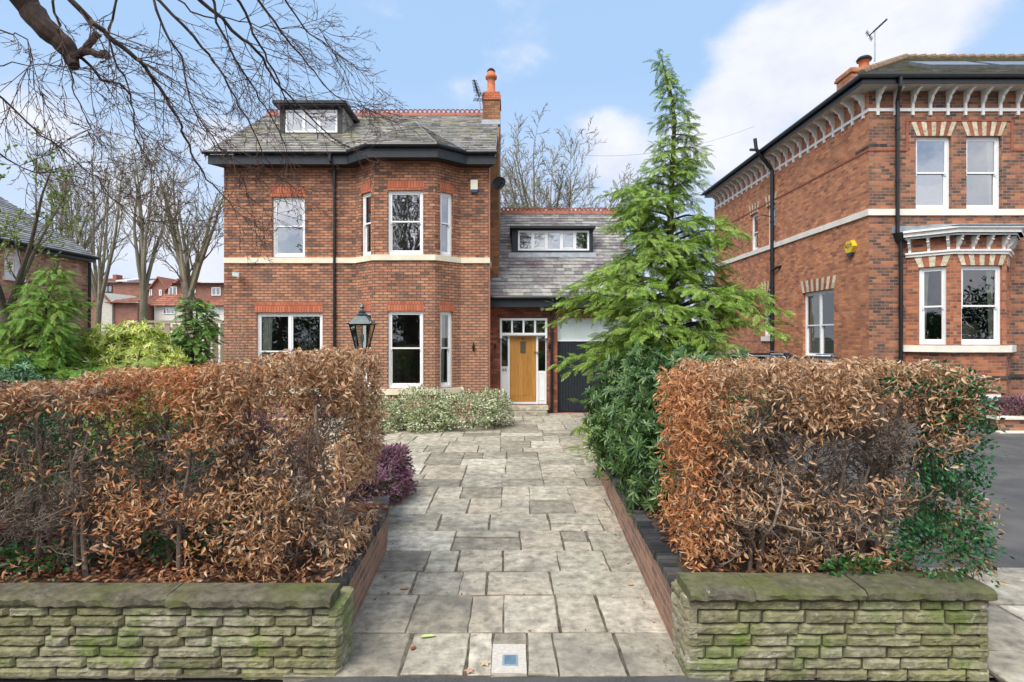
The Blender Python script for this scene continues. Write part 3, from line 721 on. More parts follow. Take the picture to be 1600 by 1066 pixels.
# eaves: fascia, gutter and soffit follow the bay
DE, DBE = 17.02, 16.37
E = [(-9.28, DE), (-5.03, DE), (-4.22, DBE), (-2.2, DBE), (-1.4, DE), (-.5, DE)]
ZG = Z(239.5, DE); ZF0 = Z(257, DE)
m = MB(); run(m, E, ZF0, ZG - .05, .03); m.prism([(-9.28, DE, ZF0), (-9.28, D + .6, ZF0 + .35), (-9.28, D + .6, ZF0 + .62), (-9.28, DE, ZG - .05)], (.03, 0, 0))
m.build('fascia', M['navy'], H1)
m = MB(); m.poly([(x, y + .005, ZF0 + .01) for x, y in E] + [(XR, D + .05, ZF0 + .01), (XL, D + .05, ZF0 + .01)]); m.build('soffit', M['navy'], H1)
m = MB(); gutter(m, [(-9.42, DE - .1, ZG)] + [(x, y - .1, ZG) for x, y in E[:-1]] + [(-.46, DE - .1, ZG)], .065); m.build('gutter', M['black'], H1)
# roof
XV0, XV1 = -9.36, -.52
rp = (ZR - ZG) / (YR - DE + .05); zr_ = lambda y: ZG + .03 + (y - DE + .05) * rp
m = MB()
y0 = DE - .05
slates(m, [(XV0, y0, zr_(y0)), (XV1, y0, zr_(y0)), (XV1, YR, zr_(YR)), (XV0, YR, zr_(YR))], .21, .3)
yb = YB + .4; m.poly([(XV0, yb, zr_(YR) - (yb - YR) * rp), (XV0, YR, zr_(YR)), (XV1, YR, zr_(YR)), (XV1, yb, zr_(YR) - (yb - YR) * rp)])
AP = (-3.5, 20.2, zr_(20.2) + .02); ze = zr_(y0) + .015
e0, e1, e2, e3 = (E[1][0], y0, ze), (E[2][0], DBE - .05, ze), (E[3][0], DBE - .05, ze), (E[4][0], y0, ze)
slates(m, [e1, e2, AP], .21, .3); slates(m, [e0, e1, AP], .21, .3); slates(m, [e2, e3, AP], .21, .3)
rf = m.build('roof', M['slate'], H1)
for p, name_ in ((e1, 'hip_lead'), (e2, 'hip_lead'), (e3, 'valley_lead'), (e0, 'valley_lead')):
    m = MB(); m.tube([np.array(p) + UP * .008, np.array(AP) + UP * .012], .02, 5); m.build(name_, M['slate_left'] if name_ == 'hip_lead' else M['lead'], rf)
m = MB(); ridge(m, (XV0, YR, zr_(YR)), (-1.05, YR, zr_(YR))); m.build('ridge_tiles', M['terracotta'], rf)
m = MB()
for xx in (XV0 - .01, XV1 - .01):
    m = MB(); m.prism([(xx, y0, zr_(y0) - .16), (xx, y0, zr_(y0) - .004), (xx, YR, zr_(YR) - .004), (xx, YR, zr_(YR) - .2)], (.03, 0, 0)); m.build('bargeboard', M['lead'], rf)
# chimney
cb = MB(); cx0, cx1 = X(753.5, 20.2), X(781, 20.2)
cb.add([(XR, 18.75, 2.), (cx1, 18.75, 2.), (cx1, 18.75, zr_(18.75) - .05), (XR, 18.75, zr_(18.75) - .05), (XR, 21.4, 2.), (cx1, 21.4, 2.), (cx1, 21.4, zr_(21.25)), (XR, 21.4, zr_(21.25))],
       [[0, 1, 2, 3], [1, 5, 6, 2], [3, 2, 6, 7], [5, 4, 7, 6]])
cb.box(cx0 + .02, cx1, 20.2, 21.2, 9.4, Z(156, 20.2))
ch = cb.build('chimney', brick('chimney brick', [(0, (.15, .07, .04)), (.5, (.3, .11, .055)), (1, (.42, .17, .08))], (.17, .14, .09), .25, .086, .008, (.2, .15, .06), .6), H1)
m = MB(); m.box(cx0 - .01, cx1 + .03, 20.16, 21.24, Z(156, 20.2), Z(149, 20.2)); m.box(cx0 + .02, cx1, 20.2, 21.2, Z(149, 20.2), Z(143, 20.2)); m.build('chimney_cap', M['brick_band'], ch)
m = MB(); pc = (X(767.5, 20.6), 20.6, Z(143, 20.2)); m.lathe([(.21, 0), (.2, .08), (.15, .12), (.14, .55), (.15, .6), (.21, .64), (.22, .72), (.17, .78), (.15, .86), (.13, .9), (.0, .9)], pc, 16); m.build('chimney_pot', M['pot'], ch, smooth=True)
m = MB(); m.lathe([(.14, .88), (.16, .92), (.1, 1.0), (0, 1.02)], pc, 12); m.build('pot_cowl', M['iron'], ch)
m = MB(); m.box(cx0 - .02, cx1 + .02, 20.14, 20.2, zr_(20.2) - .02, zr_(20.2) + .1); m.prism([(cx0 - .03, 19.9, zr_(19.9) + .03), (cx1 + .02, 19.9, zr_(19.9) + .03), (cx1 + .02, 20.2, zr_(20.2) + .03), (cx0 - .03, 20.2, zr_(20.2) + .03)], (0, 0, .012))
m.build('chimney_flashing', M['lead'], ch)
# attic dormer
dd = 18.75; zb, zt = zr_(dd) - .05, Z(168, dd); dx0, dx1 = X(437.5, dd), X(535.5, dd)
m = MB()
wx0, wx1, wz0, wz1 = X(446, dd), X(527, dd), Z(207, dd), Z(172, dd)
wall(m, (dx0, dd, zb), fx, fn, dx1 - dx0, zt - zb, [(wx0 - dx0, wx1 - dx0, wz0 - zb, wz1 - zb)], .06)
dm = m.build('dormer', M['navy'], H1)
m = MB(); yk = dd + (zt - zb) / rp
for xx in (dx0, dx1): m = MB(); m.prism([(xx - .01, dd, zb), (xx - .01, dd, zt), (xx - .01, yk + .1, zt), ], (.02, 0, 0)); m.build('dormer_cheek', M['slate'], dm)
m = MB(); m.box(dx0 - .13, dx1 + .13, dd - .22, yk + .25, zt, zt + .05); m.box(dx0 - .16, dx1 + .16, dd - .26, yk + .3, zt + .05, zt + .14); m.build('dormer_roof', M['navy'], dm)
def casement(parent, O, w, h, splits, opens, gl, name='dormer_window', fr=.06, rec=.03):
    m = MB(); g = MB(); O = np.array(O, float) + np.array((0, rec, 0)); b = lambda *a: m.obox(O, fx, fn, *a)
    b(0, w, 0, fr, -.05, .03); b(0, w, h - fr, h, -.05, .03); b(0, fr, fr, h - fr, -.05, .03); b(w - fr, w, fr, h - fr, -.05, .03)
    xs = [0] + splits + [w]
    for s in splits: b(s - fr / 2, s + fr / 2, fr, h - fr, -.05, .028)
    for i in range(len(xs) - 1):
        a0 = xs[i] + (fr if i == 0 else fr / 2); a1 = xs[i + 1] - (fr if i == len(xs) - 2 else fr / 2); z0, z1 = fr, h - fr
        if i in opens:
            q = .045; b(a0, a1, z0, z0 + q, -.03, .04); b(a0, a1, z1 - q, z1, -.03, .04); b(a0, a0 + q, z0 + q, z1 - q, -.03, .04); b(a1 - q, a1, z0 + q, z1 - q, -.03, .04); a0 += q; a1 -= q; z0 += q; z1 -= q
        P = lambda u, v: O + np.array((u, .01, v)); g.poly([P(a0, z0), P(a1, z0), P(a1, z1), P(a0, z1)])
    f = m.build(name, M['white'], parent); g.build('pane', M[gl], f) if parent.type == 'EMPTY' else g.build('dormer_pane', M[gl], parent)
    return f
w = wx1 - wx0; casement(dm, (wx0, dd, wz0), w, wz1 - wz0, [w * .34, w * .66], [1], 'glass_up')
m = MB(); m.box(dx0 - .05, dx1 + .05, dd - .2, dd + .02, zr_(dd - .2) + .0, zr_(dd - .2) + .03); m.build('dormer_apron', M['lead'], dm)
# downpipe on the facade
px_ = X(523.5, D); m = MB(); downpipe(m, [(px_, DE - .1, ZG - .05), (px_, DE - .1, ZG - .25), (px_, D - .07, ZF0 - .1), (px_, D - .07, 0)], .043, [(px_, D - .07, z) for z in (7.3, 5.2, 3.2, 1.2)])
m.build('downpipe', M['black'], H1)
m = MB(); m.tube([(XR + .03, D + .03, 0), (XR + .03, D + .03, ZF0)], .032, 8); m.build('corner_pipe', plain('pinkish brown pipe paint', (.36, .15, .1), .6), H1)

# ---------------------------------------------------------------- porch and garage wing
DW = 18.5; WX1 = 4.05
zwe = Z(471, 18.1)
m = MB(); ux = lambda x: X(x, DW) - XR
pd = (ux(782), ux(854), .28, Z(497, DW)); pg = (ux(871), ux(871) + 2.5, .0, Z(497, DW))
wall(m, (XR, DW, -.05), fx, fn, WX1 - XR, zwe + .05, [(a, b, c + .05, d + .05) for a, b, c, d in (pd, pg)], .2)
YWR = 22.4; ZWR = Z(334, YWR); YWB = 26.5
m.poly([(WX1, DW, -.05), (WX1, YWB, -.05), (WX1, YWB, zwe), (WX1, YWR, ZWR - .1), (WX1, DW, zwe)])
m.poly([(WX1, YWB, -.05), (XR, YWB, -.05), (XR, YWB, zwe), (WX1, YWB, zwe)])
m.build('porch_wall', brick('deep red porch brick', [(0, (.1, .045, .035)), (.4, (.24, .075, .045)), (.8, (.36, .1, .055)), (1, (.44, .15, .08))], (.13, .1, .08), .25, .086, .006, (.12, .06, .045), .5), H1)
m = MB(); gy0 = 18.0; zg = Z(464, gy0); wp = (ZWR - zg) / (YWR - gy0); zw = lambda y: zg + .02 + (y - gy0) * wp
slates(m, [(XR + .005, gy0, zw(gy0)), (WX1 + .2, gy0, zw(gy0)), (WX1 + .2, YWR, zw(YWR)), (XR + .005, YWR, zw(YWR))], .21, .3)
m.poly([(XR, YWB + .4, zw(YWR) - (YWB + .4 - YWR) * wp), (XR, YWR, zw(YWR)), (WX1 + .2, YWR, zw(YWR)), (WX1 + .2, YWB + .4, zw(YWR) - (YWB + .4 - YWR) * wp)])
wr = m.build('wing_roof', M['slate_wing'], H1)
m = MB(); ridge(m, (cx1 + .02, YWR, zw(YWR)), (WX1 + .2, YWR, zw(YWR)), True, .17, .07); m.build('ridge_tiles', M['terracotta'], wr)
m = MB(); m.box(XR + .06, cx1 + .06, 18.6, 18.78, zw(18.7) - .02, zw(18.7) + .07); m.box(cx1 - .01, cx1 + .05, 18.7, 21.3, zw(18.75), zw(18.75) + .05); m.build('abutment_flashing', M['lead'], wr)
m = MB(); m.box(XR + .02, WX1 + .2, gy0 + .02, gy0 + .05, Z(480, gy0), zg - .03); m.box(XR + .02, WX1 + .2, gy0 + .05, DW, Z(479.5, gy0), Z(479.5, gy0) + .02); m.build('wing_fascia', M['navy'], H1)
m = MB(); gutter(m, [(XR + .03, gy0 - .05, zg - .02), (WX1 + .22, gy0 - .05, zg - .02)], .06); m.build('wing_gutter', M['black'], H1)
m = MB(); qx = X(862, DW - .07); downpipe(m, [(qx, gy0 - .05, zg - .05), (qx, gy0 - .05, zg - .3), (qx, DW - .07, zg - .55), (qx, DW - .07, .03)], .045, [(qx, DW - .07, z) for z in (2.6, 1.7, .8)]); m.box(qx - .12, qx - .09, gy0 - .06, gy0 - .03, zg - .2, zg - .15); m.build('wing_downpipe', M['black'], H1)
# wing dormer
dd = 20.0; zb = zw(dd) - .1; zt = Z(358, dd); dx0, dx1 = X(800, dd), X(926, dd); yk = dd + (zt - zb) / wp
m = MB(); wx0, wx1, wz0, wz1 = X(809.5, dd), X(920.5, dd), Z(391.5, dd), Z(360.5, dd)
wall(m, (dx0, dd, zb), fx, fn, dx1 - dx0, zt - zb, [(wx0 - dx0, wx1 - dx0, wz0 - zb, wz1 - zb)], .06)
d2 = m.build('dormer', M['navy'], H1)
m = MB()
for xx in (dx0, dx1): m = MB(); m.prism([(xx - .01, dd, zb), (xx - .01, dd, zt), (xx - .01, yk + .1, zt)], (.02, 0, 0)); m.build('dormer_cheek', M['navy'], d2)
m = MB(); m.box(dx0 - .08, dx1 + .08, dd - .2, yk + .2, zt, zt + .08); m.build('dormer_roof', M['navy'], d2)
w = wx1 - wx0; casement(d2, (wx0, dd, wz0), w, wz1 - wz0, [w * .2, w * .405, w * .6, w * .805], [1, 3], 'glass_up')
m = MB(); m.prism([(dx0 - .12, dd - .22, zw(dd - .22) + .02), (dx1 + .1, dd - .22, zw(dd - .22) + .02), (dx1 + .1, dd, zw(dd) + .02), (dx0 - .12, dd, zw(dd) + .02)], (0, 0, .03)); m.build('dormer_apron', M['lead'], d2)
# front door set
Od = np.array((XR + pd[0], DW, pd[2])); dw, dh = pd[1] - pd[0], pd[3] - pd[2]
xx = lambda x: X(x, DW) - X(782, DW); zz = lambda y: Z(y, DW) - pd[2]
m = MB(); b = lambda *a: m.obox(Od - np.array(fn) * .1, fx, fn, *a)
tz0, tz1 = zz(524), zz(497.5)
m.obox(Od, fx, fn, -.02, dw + .02, tz1 - .07, tz1, -.1, .06); m.obox(Od, fx, fn, -.02, dw + .02, tz0, tz0 + .08, -.1, .06)
m.obox(Od, fx, fn, -.02, .05, tz0 - .1, tz1 - .07, -.1, .055); m.obox(Od, fx, fn, dw - .05, dw + .02, tz0 - .1, tz1 - .07, -.1, .055)
for k in (1, 2, 3): q = dw * k / 4; m.obox(Od, fx, fn, q - .03, q + .03, tz0 + .08, tz1 - .07, -.1, .05)
jl, jr = xx(793.5), xx(838)
b(jl, xx(796.5), 0, tz0, -.08, .03); b(jr - .0, xx(841), 0, tz0, -.08, .03); b(0, .03, 0, tz0, -.08, .02); b(dw - .03, dw, 0, tz0, -.08, .02)
b(.03, jl, 0, zz(575), -.05, .0); b(xx(841), dw - .03, 0, zz(580), -.05, .0); b(xx(796.5), jr, 0, .07, -.08, .0); b(.03, jl, zz(575), zz(573), -.05, .03); b(.03, dw - .03, tz0 - .03, tz0, -.08, .01)
for (p, q, r) in ((.06, jl - .03, zz(583)), (xx(842), dw - .06, zz(583))):   # raised panel mouldings
    b(p, q, .12, .14, 0, .014); b(p, q, r - .02, r, 0, .014); b(p, p + .02, .14, r - .02, 0, .014); b(q - .02, q, .14, r - .02, 0, .014)
fr_ = m.build('door_frame', M['white'], H1)
m = MB(); P = lambda u, v, d=.13: (Od[0] + u, DW + d, Od[2] + v)
for (a, b_, c, d_) in ((.03, jl, zz(573), tz0 - .03), (xx(841), dw - .03, zz(579), tz0 - .03)): m.poly([P(a, c), P(b_, c), P(b_, d_), P(a, d_)])
for k in range(4): m.poly([P(dw * k / 4 + .03, tz0 + .08, .03), P(dw * (k + 1) / 4 - .03, tz0 + .08, .03), P(dw * (k + 1) / 4 - .03, tz1 - .07, .03), P(dw * k / 4 + .03, tz1 - .07, .03)])
m.build('pane', M['glass_low'], fr_)
tx = bpy.data.curves.new('number', 'FONT'); tx.body = '4A'; tx.size = .13; tx.extrude = .003
to = bpy.data.objects.new('tmp', tx); COL.objects.link(to); dg = bpy.context.evaluated_depsgraph_get(); tme = bpy.data.meshes.new_from_object(to.evaluated_get(dg)); bpy.data.objects.remove(to)
def textpart(name, body, size, pos, rot, mat, parent, extr=.003):
    c = bpy.data.curves.new('txt', 'FONT'); c.body = body; c.size = size; c.extrude = extr; c.align_x = 'CENTER'; c.align_y = 'CENTER'
    o = bpy.data.objects.new('tmp', c); COL.objects.link(o); bpy.context.view_layer.update(); dg = bpy.context.evaluated_depsgraph_get()
    me = bpy.data.meshes.new_from_object(o.evaluated_get(dg)); bpy.data.objects.remove(o); me.materials.clear(); me.materials.append(mat)
    q = bpy.data.objects.new(name, me); COL.objects.link(q); q.parent = parent; bs = BASE.get(parent.name, (0, 0, 0)); q.location = [pos[i] - bs[i] for i in range(3)]; q.rotation_euler = rot; return q
textpart('house_number', '4A', .15, (X(788, DW), DW + .095, Z(579, DW)), (R(90), 0, 0), M['iron'], fr_)
m, nt, bs_ = newmat('oak door'); p = wpos(nt); mpg = nd(nt, 'ShaderNodeMapping'); nt.links.new(p, mpg.inputs[0]); mpg.inputs['Scale'].default_value = (14, 14, 1.1)
nt.links.new(mix(nt, .5, ramp(nt, island(nt), [(0, (.36, .16, .03)), (1, (.54, .26, .06))]), ramp(nt, noise_tex(nt, mpg.outputs[0], 2.2, 7), [(.3, (.26, .11, .02)), (.7, (.56, .29, .075))])), bs_.inputs['Base Color']); bs_.inputs['Roughness'].default_value = .4
M['oak'] = m
m = MB(); lx0, lx1 = xx(796.5) + .005, jr - .005; lh = tz0 - .03; b = lambda *a: m.obox(Od + np.array((0, .14, 0)), fx, fn, *a)
b(lx0, lx1, .08, lh, -.03, 0.)
b(lx0, lx1, .08, .27, 0, .014); b(lx0, lx0 + .13, .27, lh, 0, .014); b(lx1 - .13, lx1, .27, lh, 0, .014); b(lx0 + .13, lx1 - .13, lh - .1, lh, 0, .014)
pw = (lx1 - lx0 - .26) / 4
for k in range(4): b(lx0 + .13 + k * pw + .008, lx0 + .13 + (k + 1) * pw - .008, .28, lh - .105, 0, .01)
dr_ = m.build('front_door', M['oak'], H1)
m = MB(); cxm = (lx0 + lx1) / 2; b(cxm - .09, cxm + .09, zz(552), zz(533.5), .008, .022); b(cxm - .025, cxm + .025, zz(531), zz(528), .0, .03); m.build('door_grille', plain('leaded peephole glass', (.1, .085, .06), .3, .2, .9, 45.), dr_)
m = MB(); b(jr - .06, jr - .03, zz(552), zz(549.5), .0, .05); m.build('door_handle', M['iron'], dr_); m = MB(); b(jr + .012, jr + .037, zz(553), zz(549.5), .02, .2); m.build('doorbell', M['iron'], fr_)
# steps
m = MB()
flag(m, X(779, 18.3), X(856, 18.3), 18.08, 18.72, .26, .0, .006, .12); flag(m, X(773, 18.), X(855, 18.), 17.75, 18.3, .13, .0, .01, .13)
m.build('door_steps', M['flag'], H1)
# garage door
m = MB(); O = np.array((XR + pg[0], DW + .16, 0)); gw = pg[1] - pg[0]
b = lambda *a: m.obox(O, fx, fn, *a); zt_ = Z(533.5, DW)
b(0, gw, .02, zt_, -.04, 0)
k = .02
while k < gw - .05: b(k, min(k + .07, gw), .03, zt_ - .01, 0, .022); k += .095
m.build('garage_door', M['navy'], H1)
m = MB(); b = lambda *a: m.obox(O, fx, fn, *a); b(0, .05, zt_, pg[3], -.02, .05); b(.05, gw, zt_, zt_ + .05, -.02, .05); b(.05, gw, pg[3] - .05, pg[3], -.02, .05); gf = m.build('garage_frame', M['white'], H1)
m = MB(); b(.05, gw, zt_ + .05, pg[3] - .05, 0, .01); m.build('garage_transom_pane', M['frost'], gf)
# dim interior and floors behind the windows
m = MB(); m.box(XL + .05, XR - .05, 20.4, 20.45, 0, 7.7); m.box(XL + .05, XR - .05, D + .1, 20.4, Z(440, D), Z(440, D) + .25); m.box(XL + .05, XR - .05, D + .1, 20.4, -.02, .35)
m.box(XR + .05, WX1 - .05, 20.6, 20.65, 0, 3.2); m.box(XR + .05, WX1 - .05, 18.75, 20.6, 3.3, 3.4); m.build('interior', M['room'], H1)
# ================================================================ RIGHT HOUSE
D2 = 15.6; RX = 10.0; RXE = 21.5; RYB = 27.5; DB2 = 14.86
H2 = thing('brick_house', (15, 21, .15), 'tall old brick house with white bracketed eaves and striped window arches, on the right', 'house')
ZS2 = 9.42; B0 = .1
ins = (.14, .0)
def voussoirs(mc, O, t, n, w, h, nv=9, splay=.16, proud=.012):
    O = np.array(O, float); t = np.array(t, float); n = np.array(n, float)
    for k in range(nv):
        f0, f1 = k / nv, (k + 1) / nv
        lo0, lo1 = w * f0, w * f1; hi0, hi1 = -splay + (w + 2 * splay) * f0, -splay + (w + 2 * splay) * f1
        g_ = .0015
        for (ya, yb) in ((0, .497), (.5, 1)):
            q = lambda a, b, y: a + (b - a) * y
            pts = [O + t * (q(lo0, hi0, ya) + g_) + UP * h * ya, O + t * (q(lo1, hi1, ya) - g_) + UP * h * ya, O + t * (q(lo1, hi1, yb) - g_) + UP * h * yb, O + t * (q(lo0, hi0, yb) + g_) + UP * h * yb]
            mc.mi = k % 2; mc.prism([p - n * .05 for p in pts], n * (.05 + proud))
wf = MB(); ws = MB()
def arch(par, *a):
    c = MB(); voussoirs(c, *a); c.build('window_arch', [M['arch_c'], M['arch_r']], par)
M['arch_c'] = island_mat('cream arch bricks', [(0, (.52, .47, .33)), (1, (.72, .66, .5))], .8, 14., .5, patch=[((.14, .13, .1), 9., .58, .7, .6)])
M['arch_r'] = island_mat('red arch bricks', [(0, (.24, .08, .05)), (1, (.4, .14, .085))], .85, 14., .5)
X2 = lambda x: X(x, D2); ZZ = lambda y: Z(y, D2)
zst0, zst1 = ZZ(337), ZZ(327.3)
# front, with bay recess below
bx0, bx1 = 11.03, 13.95
fops = [(X2(1431) - RX, X2(1486.5) - RX, ZZ(327) - B0, ZZ(213) - B0), (X2(1510) - RX, X2(1565) - RX, ZZ(327) - B0, ZZ(213) - B0),
        (14.6 + 1.6, 14.6 + 2.6, ZZ(327) - B0, ZZ(213) - B0)]
wall(wf, (RX, D2, B0), fx, fn, RXE - RX, ZS2 - B0, fops + [(bx0 - RX + .1, bx1 - RX - .1, 1.0, ZZ(385) - B0)], .14)
for i, o in enumerate(fops):
    wq = sash(H2, (RX + o[0], D2, o[2] + B0), fx, fn, o[1] - o[0], o[3] - o[2], .5, 1, 'glass_up' if i == 0 else 'glass', curtain=None if i == 0 else [(.72, .96, .6)], rec=.12)
    arch(wq, (RX + o[0] + .02, D2, o[3] + B0 + .01), fx, fn, o[1] - o[0] - .04, .39)
# bay
P0, P1, P2, P3 = (bx0, D2), (11.78, DB2), (13.2, DB2), (bx1, D2)
zsl = Z(540, DB2); zwt = Z(415, DB2); zct = Z(370, DB2)
def bay2(p, q, w0, w1, cur, nv):
    tv = np.array((q[0] - p[0], q[1] - p[1], 0.)); L = np.linalg.norm(tv); tv /= L; nv_ = np.array((tv[1], -tv[0], 0)); o = []
    wz0 = zsl + .02
    if w1: o = [(w0, w1, wz0 - B0, zwt - B0)]
    wall(wf_b, (p[0], p[1], B0), tv, nv_, L, zct + .1 - B0, o, .13)
    if w1:
        O = np.array((p[0], p[1], wz0)) + tv * w0
        wq = sash(H2, O, tv, nv_, w1 - w0, zwt - wz0, .52, 1, 'glass_low', rec=.1, curtain=cur)
        arch(wq, np.array((p[0], p[1], zwt + .01)) + tv * w0, tv, nv_, w1 - w0, .38, nv, .14)
wf_b = MB()
L45 = math.hypot(.75, .74)
bay2(P0, P1, .3, .9, [(.04, .2, .5)], 5)
bay2(P1, P2, X(1502, DB2) - P1[0], X(1566, DB2) - P1[0], [(.82, 1.0, .6)], 9)
bay2(P2, P3, .2, .8, None, 5)
wf.build('front_wall', M['brick_old'], H2)
wf_b.build('bay_wall', brick('mixed bay brick', [(0, (.1, .05, .045)), (.3, (.24, .08, .05)), (.65, (.38, .12, .055)), (1, (.52, .19, .08))], (.4, .3, .22), .235, .086, .008, (.16, .07, .05), .3), H2)
bayl = [P0, P1, P2, P3]
m = MB(); run(m, [(bx0 - .05, D2)] + [(P1[0] - .02, P1[1]), (P2[0] + .02, P2[1])] + [(bx1 + .05, D2)], zsl - .18, zsl, .1); m.poly([(p[0], p[1], zsl) for p in bayl]); m.build('bay_sill', M['cream_r'], H2)
zf = Z(397, DB2); m = MB(); run(m, bayl, zf, zf + .07, .05); run(m, bayl, zf + .07, zf + .12, .09)
z1 = Z(367, DB2) + .02
run(m, bayl, z1 - .06, z1, .22); run(m, bayl, z1, z1 + .11, .3); run(m, bayl, z1 + .11, z1 + .16, .36)
def offs(pts, d):
    out_ = []
    for i, p in enumerate(pts):
        a = np.array(pts[max(0, i - 1)]); c = np.array(pts[min(len(pts) - 1, i + 1)]); p = np.array(p)
        n1 = np.array(((p - a)[1], -(p - a)[0])) if i else None; n2 = np.array(((c - p)[1], -(c - p)[0])) if i < len(pts) - 1 else None
        ns = [q / np.linalg.norm(q) for q in (n1, n2) if q is not None]
        b = sum(ns); b /= np.linalg.norm(b); out_.append(tuple(p + b * d / max(.3, b @ ns[0])))
    return out_
oo = offs(bayl, .36)
m.poly([(p[0], p[1], z1 - .06) for p in offs(bayl, .22)]); m.poly([(p[0], p[1], z1 + .0) for p in offs(bayl, .3)])
cor = m.build('bay_cornice', M['white_old'], H2)
m = MB(); r_ = [(p[0], p[1], z1 + .165) for p in offs(bayl, .37)]
r_[0] = (r_[0][0], D2, z1 + .165); r_[-1] = (r_[-1][0], D2, z1 + .165)
tp = [(bx0 + .15, D2 - .02, z1 + .34), (P1[0] + .1, D2 - .02, z1 + .42), (P2[0] - .1, D2 - .02, z1 + .42), (bx1 - .15, D2 - .02, z1 + .34)]
for i in range(3): m.poly([r_[i], r_[i + 1], tp[i + 1], tp[i]])
m.tube([np.array(p) + UP * .012 for p in r_], .025, 6); m.box(bx0 - .4, bx0 + .5, D2 - .03, D2 + .02, z1 + .16, z1 + .36); m.build('bay_lead_roof', M['lead'], H2)
# carved brackets: strut plus curved console; t along wall, n outward
def bracket(mb, O, t, n, hs, ht, proj, w=.075):
    O = np.array(O, float); t = np.array(t, float); n = np.array(n, float)
    mb.obox(O, t, n, -w / 2, w / 2, -hs, 0, -.01, .05)
    prof = [(.05, -ht * .75), (.1, -ht * .62), (.13, -ht * .5), (.14, -ht * .36), (.2, -ht * .3), (proj * .75, -ht * .16), (proj, -ht * .1), (proj, 0), (.05, 0)]
    mb.prism([O + n * a + UP * b - t * w / 2 for a, b in prof], t * w)
for i in range(3):
    a, b = np.array(bayl[i] + (0,)), np.array(bayl[i + 1] + (0,)); tv = b - a; L = np.linalg.norm(tv); tv /= L; nv_ = np.array((tv[1], -tv[0], 0)); k = 3 if i != 1 else 4
    for j in range(k):
        m = MB(); bracket(m, a + tv * (.1 + (L - .2) * j / (k - 1)) + UP * (z1 - .06), tv, nv_, z1 - .06 - zf - .12, z1 - .06 - zf - .1, .2, .06); m.build('bay_bracket', M['white_old'], H2)
# plinth course, basement opening
m = MB(); zp = Z(593, DB2); run(m, [(RX, D2), P0, P1, P2, P3, (RXE, D2)], zp, zp + .09, .04); m.build('plinth_course', M['brick_blue'], H2)
m = MB(); fw = X(1526, DB2); m.box(fw, fw + .62, DB2 - .035, DB2 + .05, .55, .98); bw = m.build('basement_window', M['white'], H2)
m = MB(); m.box(fw + .09, fw + .36, DB2 - .042, DB2 - .03, .62, .9); m.build('pane', M['glass_low'], bw)
m = MB()
for k in range(9): 
    q = fw - .1 + k * .095; m.box(q + .004, q + .091, DB2 - .045, DB2 + .05, 1.0 + .06 * math.sin((k + .5) / 9 * 3.14), 1.27)
m.build('basement_arch', M['brick_old'], H2)
# side wall (faces the drive)
t2, n2_ = (0, -1, 0), (-1, 0, 0)     # u runs from the far end towards us
def uS(d): return RYB - d
sd_ = lambda x: RX * F / (x - CX)
ops2 = [(uS(19.15), uS(17.3), 1.83 - B0, 4.02 - B0), (uS(23.35), uS(22.65), zst1 - B0, 7.62 - B0), (uS(21.85), uS(21.15), zst1 - B0, 7.62 - B0), (uS(22.2), uS(21.5), 2.55 - B0, 4.3 - B0)]
wall(ws, (RX, RYB, B0), t2, n2_, RYB - D2, ZS2 - B0, ops2, .14)
ws.poly([(RXE, RYB, B0), (RX, RYB, B0), (RX, RYB, ZS2), (RXE, RYB, ZS2)]); ws.poly([(RXE, D2, B0), (RXE, RYB, B0), (RXE, RYB, ZS2), (RXE, D2, ZS2)])
ws.build('side_wall', M['brick_side'], H2)
for i, o in enumerate(ops2):
    wq = sash(H2, (RX, RYB - o[0], o[2] + B0), t2, n2_, o[1] - o[0], o[3] - o[2], .52, 2 if i == 0 else 1, 'glass_low' if i in (0, 3) else 'glass', curtain=[(.1, .75, .9)] if i == 0 else None, rec=.12)
    arch(wq, (RX, RYB - o[0], o[3] + B0 + .01), t2, n2_, o[1] - o[0], .4, 13 if i == 0 else 7, .14)
m = MB(); m.obox((RX, RYB, 0), t2, n2_, ops2[3][0] - .05, ops2[3][1] + .05, 2.36, 2.545, -.1, .06); m.build('sill', M['cream_r'], H2)
m = MB(); run(m, [(RX, RYB), (RX, D2), (RXE, D2)], zst0, zst1, .055); m.build('string_course', M['cream_r'], H2)
m = MB(); zd = ZZ(232.5); run(m, [(RX, RYB), (RX, D2), (X2(1415), D2)], zd - .06, zd, .02); run(m, [(X2(1584), D2), (RXE, D2)], zd - .06, zd, .02)
m.box(X2(1415), X2(1419), D2 - .02, D2 + .02, zd - .06, ZZ(190)); m.box(X2(1579), X2(1583), D2 - .02, D2 + .02, zd - .06, ZZ(190)); m.box(X2(1415), X2(1583), D2 - .021, D2 + .02, ZZ(190), ZZ(187.5)); m.build('label_moulding', M['terracotta'], H2)
m = MB(); m.box(RX - .012, RX + .5, D2 - .012, D2 + .01, ZZ(229), ZZ(225)); m.obox((RX, D2, 0), t2, n2_, -.6, 0, ZZ(231), ZZ(227), -.01, .013); m.build('dark_header_bricks', M['brick_blue'], H2)
zb0, zb1 = ZZ(174.6), ZZ(169.8)
m = MB(); run(m, [(RX, RYB), (RX, D2), (RXE, D2)], zb0, zb1, .035); m.build('eaves_band', M['white_old'], H2)
x = X2(1370.5)
while x < 15.2: m = MB(); bracket(m, (x, D2, ZS2 - .02), fx, fn, ZS2 - zb0 + .09, .48, .36); m.build('eaves_bracket', M['white_old'], H2); x += .4905
y = D2 + .22
while y < RYB: m = MB(); bracket(m, (RX, y, ZS2 - .02), t2, n2_, ZS2 - zb0 + .09, .48, .36); m.build('eaves_bracket', M['white_old'], H2); y += .4905
GX, GY = 9.5, 15.1; zgt = 9.62
